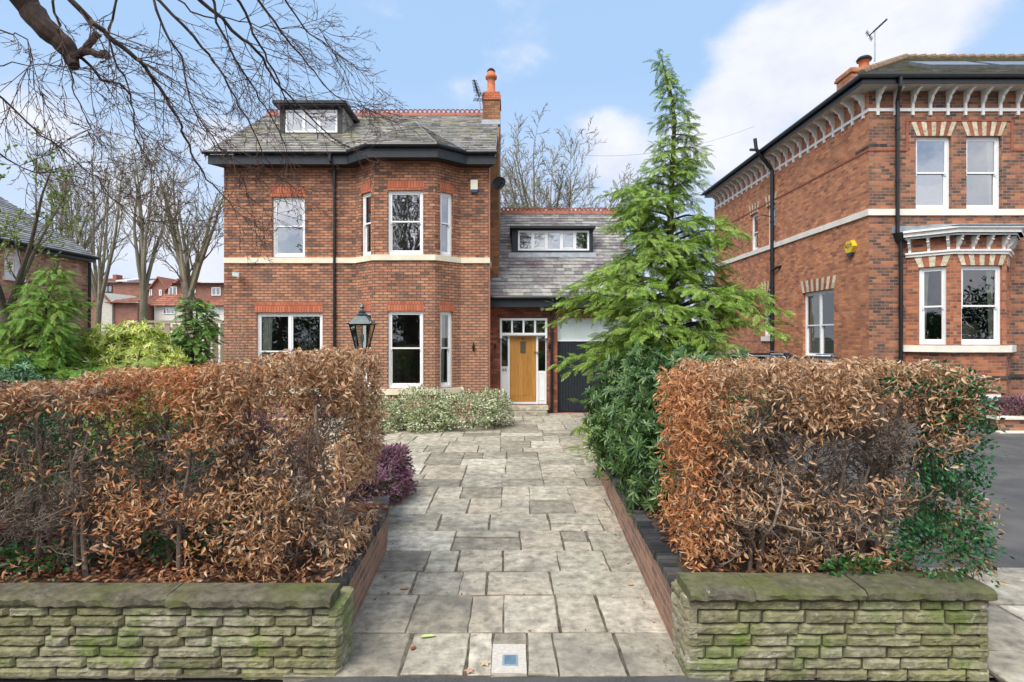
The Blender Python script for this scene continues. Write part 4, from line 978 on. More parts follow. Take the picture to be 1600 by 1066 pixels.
m = MB(); m.poly([(GX + .02, GY + .02, ZS2 - .02), (RXE, GY + .02, ZS2 - .02), (RXE, D2, ZS2 - .02), (RX, D2, ZS2 - .02)]); m.poly([(GX + .02, GY + .02, ZS2 - .021), (RX, D2, ZS2 - .021), (RX, RYB, ZS2 - .021), (GX + .02, RYB, ZS2 - .021)]); m.build('soffit', M['soffit'], H2)
m = MB(); run(m, [(GX + .03, RYB), (GX + .03, GY + .03), (RXE, GY + .03)], ZS2 - .03, zgt - .02, .02); m.build('fascia', M['black'], H2)
m = MB(); gutter(m, [(GX - .06, RYB, zgt - .03), (GX - .06, GY - .06, zgt - .03), (RXE, GY - .06, zgt - .03)], .07); m.build('gutter', M['black'], H2)
# hipped slate roof
rz = lambda k: zgt + .02 + k * .6
K = 4.05
m = MB(); gx, gy = GX - .04, GY - .04
slates(m, [(gx, gy, rz(0)), (RXE + .5, gy, rz(0)), (RXE + .5, gy + K, rz(K)), (gx + K, gy + K, rz(K))], .2, .3, .02)
slates(m, [(gx, RYB + .5, rz(0)), (gx, gy, rz(0)), (gx + K, gy + K, rz(K)), (gx + K, RYB + .5 - K, rz(K))], .2, .3, .02)
m.poly([(gx + K, gy + K, rz(K)), (RXE + .5, gy + K, rz(K)), (RXE + .5, RYB + .5 - K, rz(K)), (gx + K, RYB + .5 - K, rz(K))])
m.poly([(gx, RYB + .5, rz(0)), (gx + K, RYB + .5 - K, rz(K)), (RXE + .5, RYB + .5 - K, rz(K)), (RXE + .5, RYB + .5, rz(0))])
r2 = m.build('roof', M['slate_right'], H2)
m = MB()
for (a, b) in (((gx, gy, rz(0) + .01), (gx + K, gy + K, rz(K) + .02)), ((gx + K, gy + K, rz(K) + .02), (RXE, gy + K, rz(K) + .02))):
    a, b = np.array(a), np.array(b); L = np.linalg.norm(b - a); n_ = int(L / .33)
    for k in range(n_):
        p = a + (b - a) * k / n_; q = a + (b - a) * (k + .97) / n_; m.tube([p + UP * .0, q + UP * .03], [.1, .12], 8)
m.build('ridge_tiles', plain('brown mossy ridge tiles', (.2, .13, .075), .9, 0, .45, 8.), r2)
for (xa, xb, ka, kb) in ((1452, 1545, .9, 1.75), (1562, 1660, .9, 1.75)):
    m = MB(); g_ = MB(); k0, k1 = ka, kb
    a, b = X(xa, gy + k0), X(xb, gy + k0); pt = lambda x, k, h: (x, gy + k, rz(k) + h)
    m.prism([pt(a, k0, .02), pt(b, k0, .02), pt(b, k1, .02), pt(a, k1, .02)], (-.0, -.05, .1)); sk = m.build('skylight', M['metal'], r2)
    g_.poly([(a + .08, gy + k0 + .04, rz(k0) + .16), (b - .08, gy + k0 + .04, rz(k0) + .16), (b - .08, gy + k1 - .12, rz(k1) + .06), (a + .08, gy + k1 - .12, rz(k1) + .06)]); g_.build('skylight_pane', M['frost'], r2)
# chimney
m = MB(); cd = 20.; ca, cb_ = X(1330, cd), X(1376, cd); zc0 = Z(113, cd); m.box(ca, cb_, cd, cd + .9, 9.5, zc0); ch2 = m.build('chimney', M['brick_side'], H2)
m = MB(); m.box(ca - .06, cb_ + .06, cd - .06, cd + .96, zc0, zc0 + .09); m.box(ca - .03, cb_ + .03, cd - .03, cd + .93, zc0 + .09, zc0 + .17); m.build('chimney_cap', M['brick_side'], ch2)
m = MB(); pc2 = (X(1361, cd), cd + .4, zc0 + .17); m.lathe([(.2, 0), (.18, .05), (.165, .38), (.2, .4), (.2, .46), (0, .46)], pc2, 16); m.build('chimney_pot', M['pot'], ch2, smooth=True)
m = MB(); m.lathe([(.24, .42), (.26, .48), (.2, .56), (.1, .6), (0, .61)], pc2, 14); m.build('pot_cowl', M['iron'], ch2)
# pipes
qx = X(1402.5, D2 - .1); m = MB(); yq = D2 - .1
downpipe(m, [(X(1407, 15.05), GY - .05, zgt - .08), (X(1407, 15.05), GY - .05, zgt - .3), (qx, yq, ZZ(160)), (qx, yq, ZZ(369))], .052, [(qx, yq, ZZ(y)) for y in (203, 285, 345)])
m.build('downpipe', M['black'], H2)
m = MB(); hx = X(1406, yq); m.add([(hx - .13, yq - .12, ZZ(366)), (hx + .15, yq - .12, ZZ(366)), (hx + .15, yq + .1, ZZ(366)), (hx - .13, yq + .1, ZZ(366)), (hx - .06, yq - .06, ZZ(378)), (hx + .1, yq - .06, ZZ(378)), (hx + .1, yq + .1, ZZ(378)), (hx - .06, yq + .1, ZZ(378))], [[0, 1, 5, 4], [1, 2, 6, 5], [3, 0, 4, 7], [4, 5, 6, 7], [0, 3, 2, 1]])
m.tube([(hx - .1, yq, ZZ(366)), (hx + .2, yq, ZZ(369))], .05, 6)
downpipe(m, [(hx, yq, ZZ(376)), (hx + .03, yq, ZZ(384)), (hx + .03, yq, .4)], .052, [(hx + .03, yq, ZZ(y)) for y in (400, 480)]); m.build('hopper_pipe', M['black'], H2)
sy = 21.2; m = MB()
downpipe(m, [(GX - .25, sy, zgt + .45), (GX - .2, sy, zgt + .05), (GX + .05, sy, zgt - .3), (RX - .1, sy, zgt - .75), (RX - .1, sy, .2)], .07, [(RX - .1, sy, z) for z in (8.2, 6.9, 5.5, 4.4, 3.2)])
m.tube([(GX - .15, sy, zgt + .02), (GX - .2, sy + .5, zgt + .2)], .06, 6); m.tube([(RX - .1, sy, 5.05), (RX - .1, sy - .35, 5.12), (RX + .05, sy - .55, 5.16)], .055, 8); m.tube([(RX - .1, sy, 3.9), (RX - .14, sy + .3, 3.92), (RX - .14, sy + .45, 4.12)], .05, 8); m.tube([(RX - .1, sy, 7.1), (RX - .2, sy + .6, 7.3)], .02, 6)
m.build('soil_pipe', M['black'], H2)
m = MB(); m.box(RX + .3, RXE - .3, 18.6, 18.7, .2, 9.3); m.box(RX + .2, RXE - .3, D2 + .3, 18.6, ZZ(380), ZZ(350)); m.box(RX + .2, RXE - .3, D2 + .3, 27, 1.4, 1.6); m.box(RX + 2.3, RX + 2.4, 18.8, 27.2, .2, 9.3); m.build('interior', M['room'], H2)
# planter along the foot of the bay
pl = thing('planter_wall', (14.4, 14.2, .15), 'low dark brick planter with pale coping at the foot of the tall right-hand house', 'planter')
m = MB(); pxa = X(1558, 13.8); m.box(pxa, 18, 13.8, 14.0, .1, .47); m.build('brickwork', M['brick_old'], pl)
m = MB(); m.box(pxa - .05, 18, 13.74, 14.06, .47, .53); m.box(pxa - .1, 18, 13.6, 13.79, .1, .19); m.build('coping', M['cream_r'], pl)
m = MB(); m.box(pxa + .05, 18, 14.0, 14.85, .1, .45); m.build('soil', M['soil'], pl)
# furniture seen through the bay window
armc = thing('office_chair', (X(1528, 15.9), 15.9, 1.6), 'cream slatted chair inside the right-hand bay window', 'chair')
ax, ay = X(1528, 15.9), 15.9; zc_ = Z(533, ay)
m = MB(); m.box(ax - .26, ax + .26, ay + .2, ay + .25, zc_, zc_ + .5); m.build('backrest', plain('cream leather', (.6, .5, .33), .5), armc)
m = MB(); m.box(ax - .27, ax + .27, ay - .3, ay + .2, zc_ - .1, zc_); m.build('seat', bpy.data.materials['cream leather'], armc)
m = MB()
for s in (-.29, .29): m.tube([(ax + s, ay - .28, zc_ - .05), (ax + s, ay - .28, zc_ + .15), (ax + s, ay + .18, zc_ + .2)], .02, 6)
m.tube([(ax, ay, zc_ - .1), (ax, ay, 1.62)], .035, 8); m.build('frame', M['metal'], armc)

# ================================================================ LEFT HOUSE
H3 = thing('brick_house', (-18, 19, 0), 'pinkish brick house with grey slate roof at the left edge behind the cypress', 'house')
LX = -15.95; LF, LN = 21.0, 8.0; lz = Z(403, 21); t3, n3 = (0, 1, 0), (1, 0, 0)
wd = lambda x: -LX * F / (CX - x)
o3 = [(wd(7) - LN, wd(35) - LN, 4.45, 5.6)]
m = MB(); wall(m, (LX, LN, -.1), t3, n3, LF - LN, lz + .1, [(a, b, c + .1, d + .1) for a, b, c, d in o3], .1)
m.poly([(LX - 9, LF, -.1), (LX, LF, -.1), (LX, LF, lz), (LX - 4.5, LF, lz + 2.7), (LX - 9, LF, lz)][::-1]); m.poly([(LX - 9, LN, -.1), (LX, LN, -.1), (LX, LN, lz), (LX - 4.5, LN, lz + 2.7), (LX - 9, LN, lz)])
m.build('wall', brick('mottled pink brick', [(0, (.24, .11, .08)), (.4, (.5, .23, .15)), (.8, (.62, .32, .2)), (1, (.72, .5, .36))], (.45, .36, .27), .24, .08, .01, (.2, .12, .08), .4), H3)
a, b, c, d = o3[0]; sash(H3, (LX, LN + a, c), t3, n3, b - a, d - c, .5, 1, 'glass')
m = MB(); m.obox((LX, LN, 0), t3, n3, a - .06, b + .06, c - .14, c - .003, -.1, .08); m.build('sill', M['white'], H3)
m = MB(); ov = .22
slates(m, [(LX + ov, LN - .2, lz + .03), (LX + ov, LF + .12, lz + .03), (LX - 4.5, LF + .12, lz + .03 + 2.95), (LX - 4.5, LN - .2, lz + .03 + 2.95)], .2, .3)
m.build('roof', M['slate_left'], H3)
m = MB(); m.obox((LX + ov - .04, LN, 0), t3, n3, -.2, LF - LN + .1, lz - .16, lz + .0, -.02, 0); m.obox((LX, LN, 0), t3, n3, -.2, LF - LN + .1, lz - .17, lz - .14, -.02, ov - .05); m.tube([(LX + ov + .03, LN - .2, lz - .0), (LX + ov + .03, LF + .13, lz - .0)], .06, 8); m.tube([(LX + .1, LF - .1, lz - .2), (LX + .07, LF - .1, 0)], .05, 8); m.build('gutter', M['black'], H3)

# ================================================================ FAR HOUSES
def pane_win(par, x0, x1, y0, y1, d, name='window', gl='glass', n=2, col='white'):
    a, b, z0, z1 = X(x0, d), X(x1, d), Z(y1, d), Z(y0, d); m = MB(); fr = .07
    m.box(a, b, d - .05, d, z0, z0 + fr); m.box(a, b, d - .05, d, z1 - fr, z1); m.box(a, a + fr, d - .05, d, z0 + fr, z1 - fr); m.box(b - fr, b, d - .05, d, z0 + fr, z1 - fr)
    for k in range(1, n): q = a + (b - a) * k / n; m.box(q - fr / 2, q + fr / 2, d - .05, d, z0 + fr, z1 - fr)
    f = m.build(name, M[col], par); g = MB(); g.poly([(a, d - .02, z0), (b, d - .02, z0), (b, d - .02, z1), (a, d - .02, z1)]); g.build('pane', M[gl], f); return f
tile = island_mat('red brown roof tiles', [(0, (.22, .09, .06)), (1, (.34, .14, .095))], .85, 6., .4)
FD = 48.
H4 = thing('far_house', (X(205, FD), FD + 4, 0), 'distant red brick house with brown roof, solar panel and white-boarded garage gable', 'house')
fz = lambda y: Z(y, FD)
m = MB(); m.box(X(120, FD), X(219, FD), FD, FD + 7, 0, fz(441)); m.build('wall', M['brick_far'], H4)
m = MB(); slates(m, [(X(118, FD), FD - .3, fz(441)), (X(221, FD), FD - .3, fz(441)), (X(221, FD), FD + 3, fz(430)), (X(118, FD), FD + 3, fz(430))], .25, .3); rr4 = m.build('roof', tile, H4)
m = MB(); m.prism([(X(182, FD), FD - .1, fz(440)), (X(200, FD), FD - .1, fz(440)), (X(206, FD), FD + 2.2, fz(432)), (X(190, FD), FD + 2.2, fz(432))], (0, 0, .1)); m.build('solar_panel', plain('pale solar glass', (.75, .8, .85), .15), rr4)
pane_win(H4, 155, 176, 446, 457, FD, 'window', 'glass', 3, 'navy')
m = MB(); gz = [(X(214, FD - .4), FD - .4, 0), (X(258, FD - .4), FD - .4, 0), (X(258, FD - .4), FD - .4, fz(449)), (X(246, FD - .4), FD - .4, fz(434)), (X(227, FD - .4), FD - .4, fz(458)), (X(214, FD - .4), FD - .4, fz(474))]
m.prism(gz, (0, 8, 0)); m.build('gable_wall', M['brick_far'], H4)
m = MB(); m.prism([(X(259, FD - .6), FD - .6, fz(449)), (X(246, FD - .6), FD - .6, fz(433)), (X(246, FD - .6), FD - .6, fz(435.5)), (X(258, FD - .6), FD - .6, fz(450.5))], (0, 8, 0)); m.prism([(X(212, FD - .6), FD - .6, fz(475)), (X(212, FD - .6), FD - .6, fz(477)), (X(246, FD - .6), FD - .6, fz(435.5)), (X(246, FD - .6), FD - .6, fz(433))], (0, 8, 0)); m.build('gable_roof', tile, H4)
pane_win(H4, 233.5, 238, 452, 463, FD - .41, n=1); pane_win(H4, 249, 253, 453, 462, FD - .41, n=1)
GD = 44.; gz_ = lambda y: Z(y, GD)
m = MB(); m.prism([(X(149, GD), GD, 0), (X(175, GD), GD, 0), (X(175, GD), GD, gz_(472)), (X(160, GD), GD, gz_(457)), (X(149, GD), GD, gz_(470))], (0, 3.9, 0)); m.build('garage_gable', plain('pale garage boards', (.5, .48, .42), .8, 0, .2), H4)
m = MB(); slates(m, [(X(176, GD), GD - .2, gz_(473)), (X(213, GD), GD - .2, gz_(473)), (X(208, GD), GD + 3, gz_(456)), (X(160, GD), GD - .2, gz_(456))], .25, .3); m.prism([(X(147, GD), GD - .25, gz_(471)), (X(160, GD), GD - .25, gz_(455)), (X(176, GD), GD - .25, gz_(473)), (X(175, GD), GD - .25, gz_(475)), (X(160, GD), GD - .25, gz_(458)), (X(148, GD), GD - .25, gz_(473))], (0, .2, 0)); m.build('garage_roof', tile, H4)
m = MB(); m.box(X(176, GD), X(212, GD), GD + .2, GD + 3.9, 0, gz_(473)); m.build('garage_wall', M['brick_far'], H4)
m = MB(); m.box(X(150, FD), X(156, FD), FD + 2, FD + 2.8, fz(436), fz(425)); m.build('chimney', M['terracotta'], H4)
ED = 46.; ez = lambda y: Z(y, ED)
H5 = thing('far_house', (X(305, ED), ED + 4, 0), 'distant house with white rendered ground floor and long sloping red tile roof', 'house')
m = MB(); m.box(X(241, ED), X(352, ED), ED, ED + 8, 0, ez(476)); m.build('render_wall', plain('pale render', (.7, .67, .62), .8, 0, .08), H5)
m = MB(); m.prism([(X(240, ED), ED + .6, ez(476)), (X(356, ED), ED + .6, ez(476)), (X(356, ED), ED + .6, ez(441)), (X(266, ED), ED + .6, ez(441))], (0, 7, 0)); m.build('brick_wall', M['brick_far'], H5)
m = MB(); slates(m, [(X(238, ED), ED - .4, ez(478)), (X(290, ED), ED - .4, ez(478)), (X(290, ED), ED + .58, ez(459)), (X(250, ED), ED + .58, ez(459))], .25, .3)
slates(m, [(X(262, ED), ED + .2, ez(442)), (X(358, ED), ED + .2, ez(442)), (X(358, ED), ED + 4, ez(437)), (X(270, ED), ED + 4, ez(437))], .25, .3); slates(m, [(X(290, ED), ED - .4, ez(478)), (X(356, ED), ED - .4, ez(478)), (X(356, ED), ED + .58, ez(468)), (X(290, ED), ED + .58, ez(468))], .25, .3)
m.prism([(X(250, ED), ED + .5, ez(450)), (X(272, ED), ED + .5, ez(434)), (X(273, ED), ED + .5, ez(437)), (X(253, ED), ED + .5, ez(452))], (0, 4, 0)); m.build('roof', tile, H5)
for (a, b, c, d, dd_) in ((255, 274, 480, 491, ED - .01), (264, 277, 448, 463, ED + .59), (299, 306, 449, 458, ED + .59), (331, 345, 449, 462, ED + .59), (296, 304, 481, 490, ED - .01), (334, 342, 481, 491, ED - .01)): pane_win(H5, a, b, c, d, dd_, n=3 if a == 255 else 2)
# ================================================================ VEGETATION HELPERS
def unit(a): return a / (np.linalg.norm(a, axis=-1, keepdims=True) + 1e-9)
def basis(d, nrm):
    x = unit(d); y = unit(np.cross(nrm, x)); z = np.cross(x, y); return np.stack([x, y, z], axis=-1)
def rv(n): return unit(nrng.normal(size=(n, 3)))
# leaf templates, length along +x, face up +z
def leaf_t(width=.4, curl=.3, fold=.12, twist=0.):
    xs = [0, .3, .7, 1.]; hw = [0, width * .5, width * .42, 0]; v = []; 
    cz = lambda x: -curl * x * x
    def pt(x, y, z):
        a = twist * x; return (x, y * math.cos(a) - z * math.sin(a), y * math.sin(a) + z * math.cos(a) + cz(x))
    v.append(pt(0, 0, 0))
    for k in (1, 2):
        v += [pt(xs[k], -hw[k], fold), pt(xs[k], 0, 0), pt(xs[k], hw[k], fold)]
    v.append(pt(1, 0, 0))
    return np.array(v), [np.array([[0, 1, 2], [0, 2, 3], [4, 7, 5], [5, 7, 6]]), np.array([[1, 4, 5, 2], [2, 5, 6, 3]])]
def diamond_t(w=.5, fold=.08):
    return np.array([(0, 0, 0), (.5, -w / 2, fold), (1, 0, 0), (.5, w / 2, fold)]), [np.array([[0, 1, 2], [0, 2, 3]])]
def frond_t(pairs=8, ang=.75, ln=.42, wd=.085, droop=.35):
    v = []; f = []
    cz = lambda x: -droop * x * x
    for i in range(pairs):
        x = .08 + .86 * i / (pairs - 1); l = ln * (1 - .75 * (x - .15) ** 2) * (1 if x > .2 else .7) * (1.1 - .55 * x)
        for s in (-1, 1):
            dx, dy = math.cos(ang), s * math.sin(ang); px, py = -dy, dx
            a = (x, 0); b = (x + dx * l * .55, dy * l * .55); c = (x + dx * l, dy * l); k = len(v)
            hw = wd * .5
            zz_ = lambda p, e: cz(p[0]) - .25 * abs(p[1]) ** 1.5 + e
            for p in ((a[0] - px * hw * .6, a[1] - py * hw * .6), (b[0] - px * hw, b[1] - py * hw), c, (b[0] + px * hw, b[1] + py * hw)):
                v.append((p[0], p[1], zz_(p, 0)))
            f.append([k, k + 1, k + 2, k + 3])
    k = len(v); 
    for x in (0, .5, 1.08): v += [(x, -.018, cz(x) + .004), (x, .018, cz(x) + .004)]
    f += [[k, k + 2, k + 3, k + 1], [k + 2, k + 4, k + 5, k + 3]]
    return np.array(v), [np.array(f)]
def rosette_t(nl=8, lw=.26, tilt=.25):
    v = []; f3 = []; f4 = []
    for i in range(nl):
        a = i * 2.4; t = leaf_t(lw, .35, .05)[0] * (.75 + .25 * ((i * 7) % 5) / 4); c, s = math.cos(a), math.sin(a); el = tilt + .12 * (i % 3)
        p = t @ np.array([[math.cos(el), 0, -math.sin(el)], [0, 1, 0], [math.sin(el), 0, math.cos(el)]]).T
        p[:, 2] = p[:, 2] + .0; k = len(v)
        q = np.stack([p[:, 0] * c - p[:, 1] * s, p[:, 0] * s + p[:, 1] * c, -t[:, 2] * 0 + t[:, 0] * (.55 - .1 * (i % 3)) + t[:, 2]], 1)
        v += [tuple(r) for r in q]; f3 += [[k, k + 1, k + 2], [k, k + 2, k + 3], [k + 4, k + 7, k + 5], [k + 5, k + 7, k + 6]]; f4 += [[k + 1, k + 4, k + 5, k + 2], [k + 2, k + 5, k + 6, k + 3]]
    return np.array(v), [np.array(f3), np.array(f4)]
def rnd_perp(d):
    a = np.array((rng.gauss(0, 1), rng.gauss(0, 1), rng.gauss(0, 1))); a -= d * (a @ d); return a / (np.linalg.norm(a) + 1e-9)
def grow(mb, p, d, L, r, lvl, P, tips=None, steer=None):
    """one branch and, recursively, its children"""
    p = np.array(p, float); d = np.array(d, float); d /= np.linalg.norm(d)
    ns = max(2, int(P['seg'][min(lvl, len(P['seg']) - 1)])); st = L / ns; pts = [p.copy()]; ds = [d.copy()]
    wg = P['wig'] if not isinstance(P['wig'], (list, tuple)) else P['wig'][min(lvl, len(P['wig']) - 1)]
    up = P['up'] if not isinstance(P['up'], (list, tuple)) else P['up'][min(lvl, len(P['up']) - 1)]
    for i in range(ns):
        d = d + rnd_perp(d) * wg * rng.random() * 1.4 + np.array((0, 0, up)) * st
        if steer is not None: d = d + steer(p)
        d /= np.linalg.norm(d); p = p + d * st; pts.append(p.copy()); ds.append(d.copy())
    tp = P.get('taper', .35); rs = [r * (1 - (1 - tp) * i / ns) for i in range(ns + 1)]
    if lvl >= P['max']: rs[-1] *= .5
    k = (8, 6, 5, 4, 3, 3)[min(lvl, 5)] if P.get('hi') else (7, 5, 4, 3, 3, 3)[min(lvl, 5)]
    mb.tube(pts, rs, k, cap=False)
    if lvl < P['max']:
        nk = P['kids'][min(lvl, len(P['kids']) - 1)]; nk = int(nk + rng.random())
        t0 = P['start'][min(lvl, len(P['start']) - 1)]
        for j in range(nk):
            f = t0 + (1 - t0) * (j + rng.random()) / nk; f = min(f, .99); i = min(int(f * ns), ns - 1)
            q = pts[i] + (pts[i + 1] - pts[i]) * (f * ns - i)
            an = P['ang'] * rng.uniform(.6, 1.3); dd = ds[i] * math.cos(an) + rnd_perp(ds[i]) * math.sin(an)
            ll = L * P['len'] * rng.uniform(.6, 1.2) * (1 - .45 * f); rr = max(P['rmin'], rs[i] * P['rad'] * rng.uniform(.7, 1.))
            grow(mb, q, dd, ll, rr, lvl + 1, P, tips, steer)
        if P.get('cont') and lvl + 1 <= P['max']: grow(mb, pts[-1], ds[-1], L * P['len'], rs[-1], lvl + 1, P, tips, steer)
    if tips is not None and lvl >= P['max'] - 1:
        for q, w in zip(pts[1:], ds[1:]): tips.append((q, w))

# ---------------------------------------------------------------- beech hedges
def hedge(name, label, box, topf, leafd, nleaf, nstem, seed, orange, extra=None):
    global rng, nrng
    rng = random.Random(seed); nrng = np.random.default_rng(seed)
    x0, x1, y0, y1 = box; h = thing(name, ((x0 + x1) / 2, (y0 + y1) / 2, .42), label, 'hedge')
    def steer(p):
        s = np.zeros(3); m_ = .12
        if p[0] < x0 + m_: s[0] += .35
        if p[0] > x1 - m_: s[0] -= .35
        if p[1] < y0 + m_: s[1] += .4
        if p[1] > y1 - m_: s[1] -= .4
        if p[2] > topf(p[0]) - .12: s[2] -= .45
        if p[2] < .68: s[2] += .3
        return s
    m = MB(); P = dict(seg=(10, 7, 6, 5, 4), wig=(.16, .25, .32, .35, .4), up=(.25, .15, 0., -.05, -.1), max=4, kids=(10, 8, 6.5, 4.5), start=(.1, .12, .15, .15), ang=.9, len=.53, rad=.55, rmin=.003, taper=.4, hi=True)
    for i in range(nstem):
        x = x0 + .2 + (x1 - x0 - .55) * (i + rng.uniform(.1, .9)) / nstem; y = rng.uniform(y0 + .2, y1 - .3)
        grow(m, (x, y, .44), (rng.uniform(-.3, .3), rng.uniform(-.2, .2), 1), rng.uniform(1.2, 1.6), rng.uniform(.016, .034), 0, P, None, steer)
    m.build('branches', M['twig'], h, uv=False)
    # leaves hang in clumps, thickest in the clipped outer skin
    n = nleaf * 8; p = np.stack([nrng.uniform(x0, x1, n), nrng.uniform(y0, y1, n), nrng.uniform(.54, 2.6, n)], 1)
    tz = np.array([topf(q) for q in p[:, 0]]); lump = np.array([noise.noise((a * 2.3, b * 2.3, c * 2.3)) for a, b, c in p]); fin = np.array([noise.noise((a * 7, b * 7, c * 7 + 9)) for a, b, c in p])
    ok = p[:, 2] < tz + .07 * fin + .03
    dtop = np.clip((tz - p[:, 2]) / .45, 0, 1); dfr = np.clip((p[:, 1] - y0) / .5, 0, 1); dend = np.minimum(np.clip((p[:, 0] - x0) / .4, 0, 1), np.clip((x1 - p[:, 0]) / .4, 0, 1)); dbk = np.clip((y1 - p[:, 1]) / .3, 0, 1)
    skin = 1 - np.minimum(np.minimum(dtop, dfr), np.minimum(dend, dbk)); dens = np.array([leafd(a, c) for a, b, c in p])
    pr = dens * (.1 + .9 * skin ** 1.6) * np.clip(.45 + 2.3 * lump + 1.1 * fin + .35 * (1 - dtop), 0, 1.6)
    # rounded vertical edges
    ok &= nrng.random(n) < pr
    p = p[ok][:nleaf]; n = len(p); fin = fin[ok][:nleaf]
    p[:, 1] -= .04 * fin
    down = nrng.uniform(-1.1, .35, n); d = unit(np.stack([nrng.normal(0, .7, n), nrng.normal(-.35, .6, n), down], 1)); nr = unit(rv(n) + np.array((0, -.5, .4)))
    rot = basis(d, nr); sz = nrng.uniform(.036, .072, n)
    org = np.array([orange(a, c) for a, b, c in p]) + nrng.normal(0, .22, n) > .5
    A = MB(); B = MB(); kinds = [leaf_t(.32, .4, .16, .7), leaf_t(.2, .6, .16, -1.2), leaf_t(.38, .25, .12, .4), leaf_t(.16, .8, .12, 1.8)]
    which = nrng.integers(0, 4, n)
    for k in range(4):
        for mb, sel in ((A, ~org), (B, org)):
            s = (which == k) & sel; mb.leaves(kinds[k][0], kinds[k][1], p[s], rot[s], sz[s])
    A.build('leaves', M['beech'], h, uv=False); B.build('orange_leaves', M['beech_orange'], h, uv=False)
    return h
def itp(xs, ys): return lambda x: float(np.interp(x, xs, ys))
tl = itp([X(x, 4.9) for x in (-200, 0, 150, 200, 330, 420, 500, 560, 605)], [2.02, 2.03, 2.1, 2.18, 2.22, 2.28, 2.36, 2.34, 2.2])
def dl_(x, z):
    s = CX + x * F / 4.7; y = CY - (z - ZC) * F / 4.7
    d = 1.15 if y < 640 else .75 if y < 860 else .5
    if s < 190: d *= .9 if y < 640 else .16
    elif s < 300 and y > 660: d *= .55
    if s > 606 - max(0, y - 600) * .2: return 0
    if 330 < s < 430 and 690 < y < 860: d *= .55
    if s > 430 and y < 800: d *= 1.3
    return d
hl = hedge('beech_hedge', 'long clipped beech hedge of dry brown leaves above the left-hand stone wall', (-5.9, -1.25, 4.4, 5.5), tl, dl_, 27000, 22, 11, lambda x, z: .42 - .45 * abs((CX + x * F / 4.7) - 330) / 330 + (.25 if CX + x * F / 4.7 < 330 else -.1))
tr_ = itp([X(x, 4.8) for x in (1040, 1100, 1300, 1450, 1520, 1570)], [2.1, 2.25, 2.27, 2.24, 2.08, 1.7])
def dr2(x, z):
    s = CX + x * F / 4.7; y = CY - (z - ZC) * F / 4.7
    d = 1.35 if y < 665 else .8 if y < 800 else .62
    if 1180 < s < 1420 and 660 < y < 850: d *= .38
    if s < 1200: d *= 1.2
    return d
hr = hedge('beech_hedge', 'box-shaped beech hedge of curled brown leaves right of the drive, green climber at one end', (1.42, 3.9, 4.42, 5.5), tr_, dr2, 19500, 14, 23, lambda x, z: .85 - (CX + x * F / 4.7 - 1050) / 160 - max(0, z - 2.0) * .6)

# leaf litter on the beds (one sheet of stuff each side)
def litter(name, n, x0, x1, y0, y1, zf, mat, label, size=(.05, .08), acc=None):
    p = np.stack([nrng.uniform(x0, x1, n), nrng.uniform(y0, y1, n), np.zeros(n)], 1)
    if acc: p = p[[acc(a, b) for a, b, c in p]]; n = len(p)
    p[:, 2] = [zf(a, b) + rng.uniform(.005, .04) for a, b, c in p]
    d = unit(np.stack([nrng.normal(0, 1, n), nrng.normal(0, 1, n), nrng.normal(0, .25, n)], 1)); nr = unit(np.array((0, 0, 1.)) + .35 * nrng.normal(size=(n, 3)))
    m = MB(); t = leaf_t(.45, .2, .1, .3); m.leaves(*t, p, basis(d, nr), nrng.uniform(*size, n)); o = m.build(name, mat, uv=False); tag(o, label, 'leaf litter', kind='stuff'); return o
litter('leaf_litter', 5200, -6, -1.45, 4.28, 6.6, lambda x, y: .51, M['litter'], 'carpet of dead brown leaves under the long left hedge')
litter('leaf_litter', 2200, 1.5, 3.45, 4.36, 6.6, lambda x, y: .53, M['litter'], 'carpet of dead brown leaves under the box-shaped right hedge')
# crumbs of leaf and grit lying in the joints and along the wall foot
def crumb_ok(x, y):
    return abs(x - lw_x(y) - .12) < .1 or abs(x - rw_x(y) + .07) < .09 or any(abs(y - q) < .018 for q in rowd)
litter('joint_litter', 5200, -1.6, 2.2, 4.15, 12, lambda x, y: -.012, M['litter'], 'crumbs of dead leaf caught in the paving joints and wall foot', (.012, .032), crumb_ok)

def scatter_leaves(name, specs):
    for (lab, px, py, s, ang, col, kind) in specs:
        d = gd(py); x = X(px, d); m = MB()
        v, f = leaf_t(.5 if kind else .3, .05, .03)
        if kind == 2:   # lobed leaf
            v = np.array([(math.cos(a) * r + .5, math.sin(a) * r, .02 * (i % 2)) for i, (a, r) in enumerate([(k * math.pi / 5, .5 if k % 2 == 0 else .24) for k in range(10)])]); f = [np.array([list(range(10))])]
        c, sn = math.cos(ang), math.sin(ang); rot = np.array([[[c, -sn, 0], [sn, c, 0], [0, 0, 1]]]); m.leaves(v, f, np.array([(x, d, .014)]), rot, np.array([s]))
        tag(m.build('fallen_leaf', plain('fallen leaf ' + lab[:12], col, .6, 0, .2, 30.), uv=False), lab, 'leaf')
scatter_leaves('fallen_leaf', [('long pale green leaf lying on a flagstone at the front of the drive', 655, 998, .15, .25, (.5, .58, .22), 0),
    ('small rust-red curled leaf on the flagstone near the green leaf', 641, 1018, .07, 1.0, (.25, .06, .02), 1),
    ('pale tan lobed leaf beside the meter cover', 748, 1040, .1, .2, (.6, .45, .3), 2), ('pinkish brown lobed leaf on the edge of the drive and pavement', 725, 1054, .09, .6, (.5, .3, .2), 2),
    ('orange leaf on paving beside the curved drive wall', 624, 922, .1, .3, (.5, .25, .1), 1), ('tan leaf lying in the joint near the right wall', 980, 916, .08, .2, (.5, .32, .2), 1)])

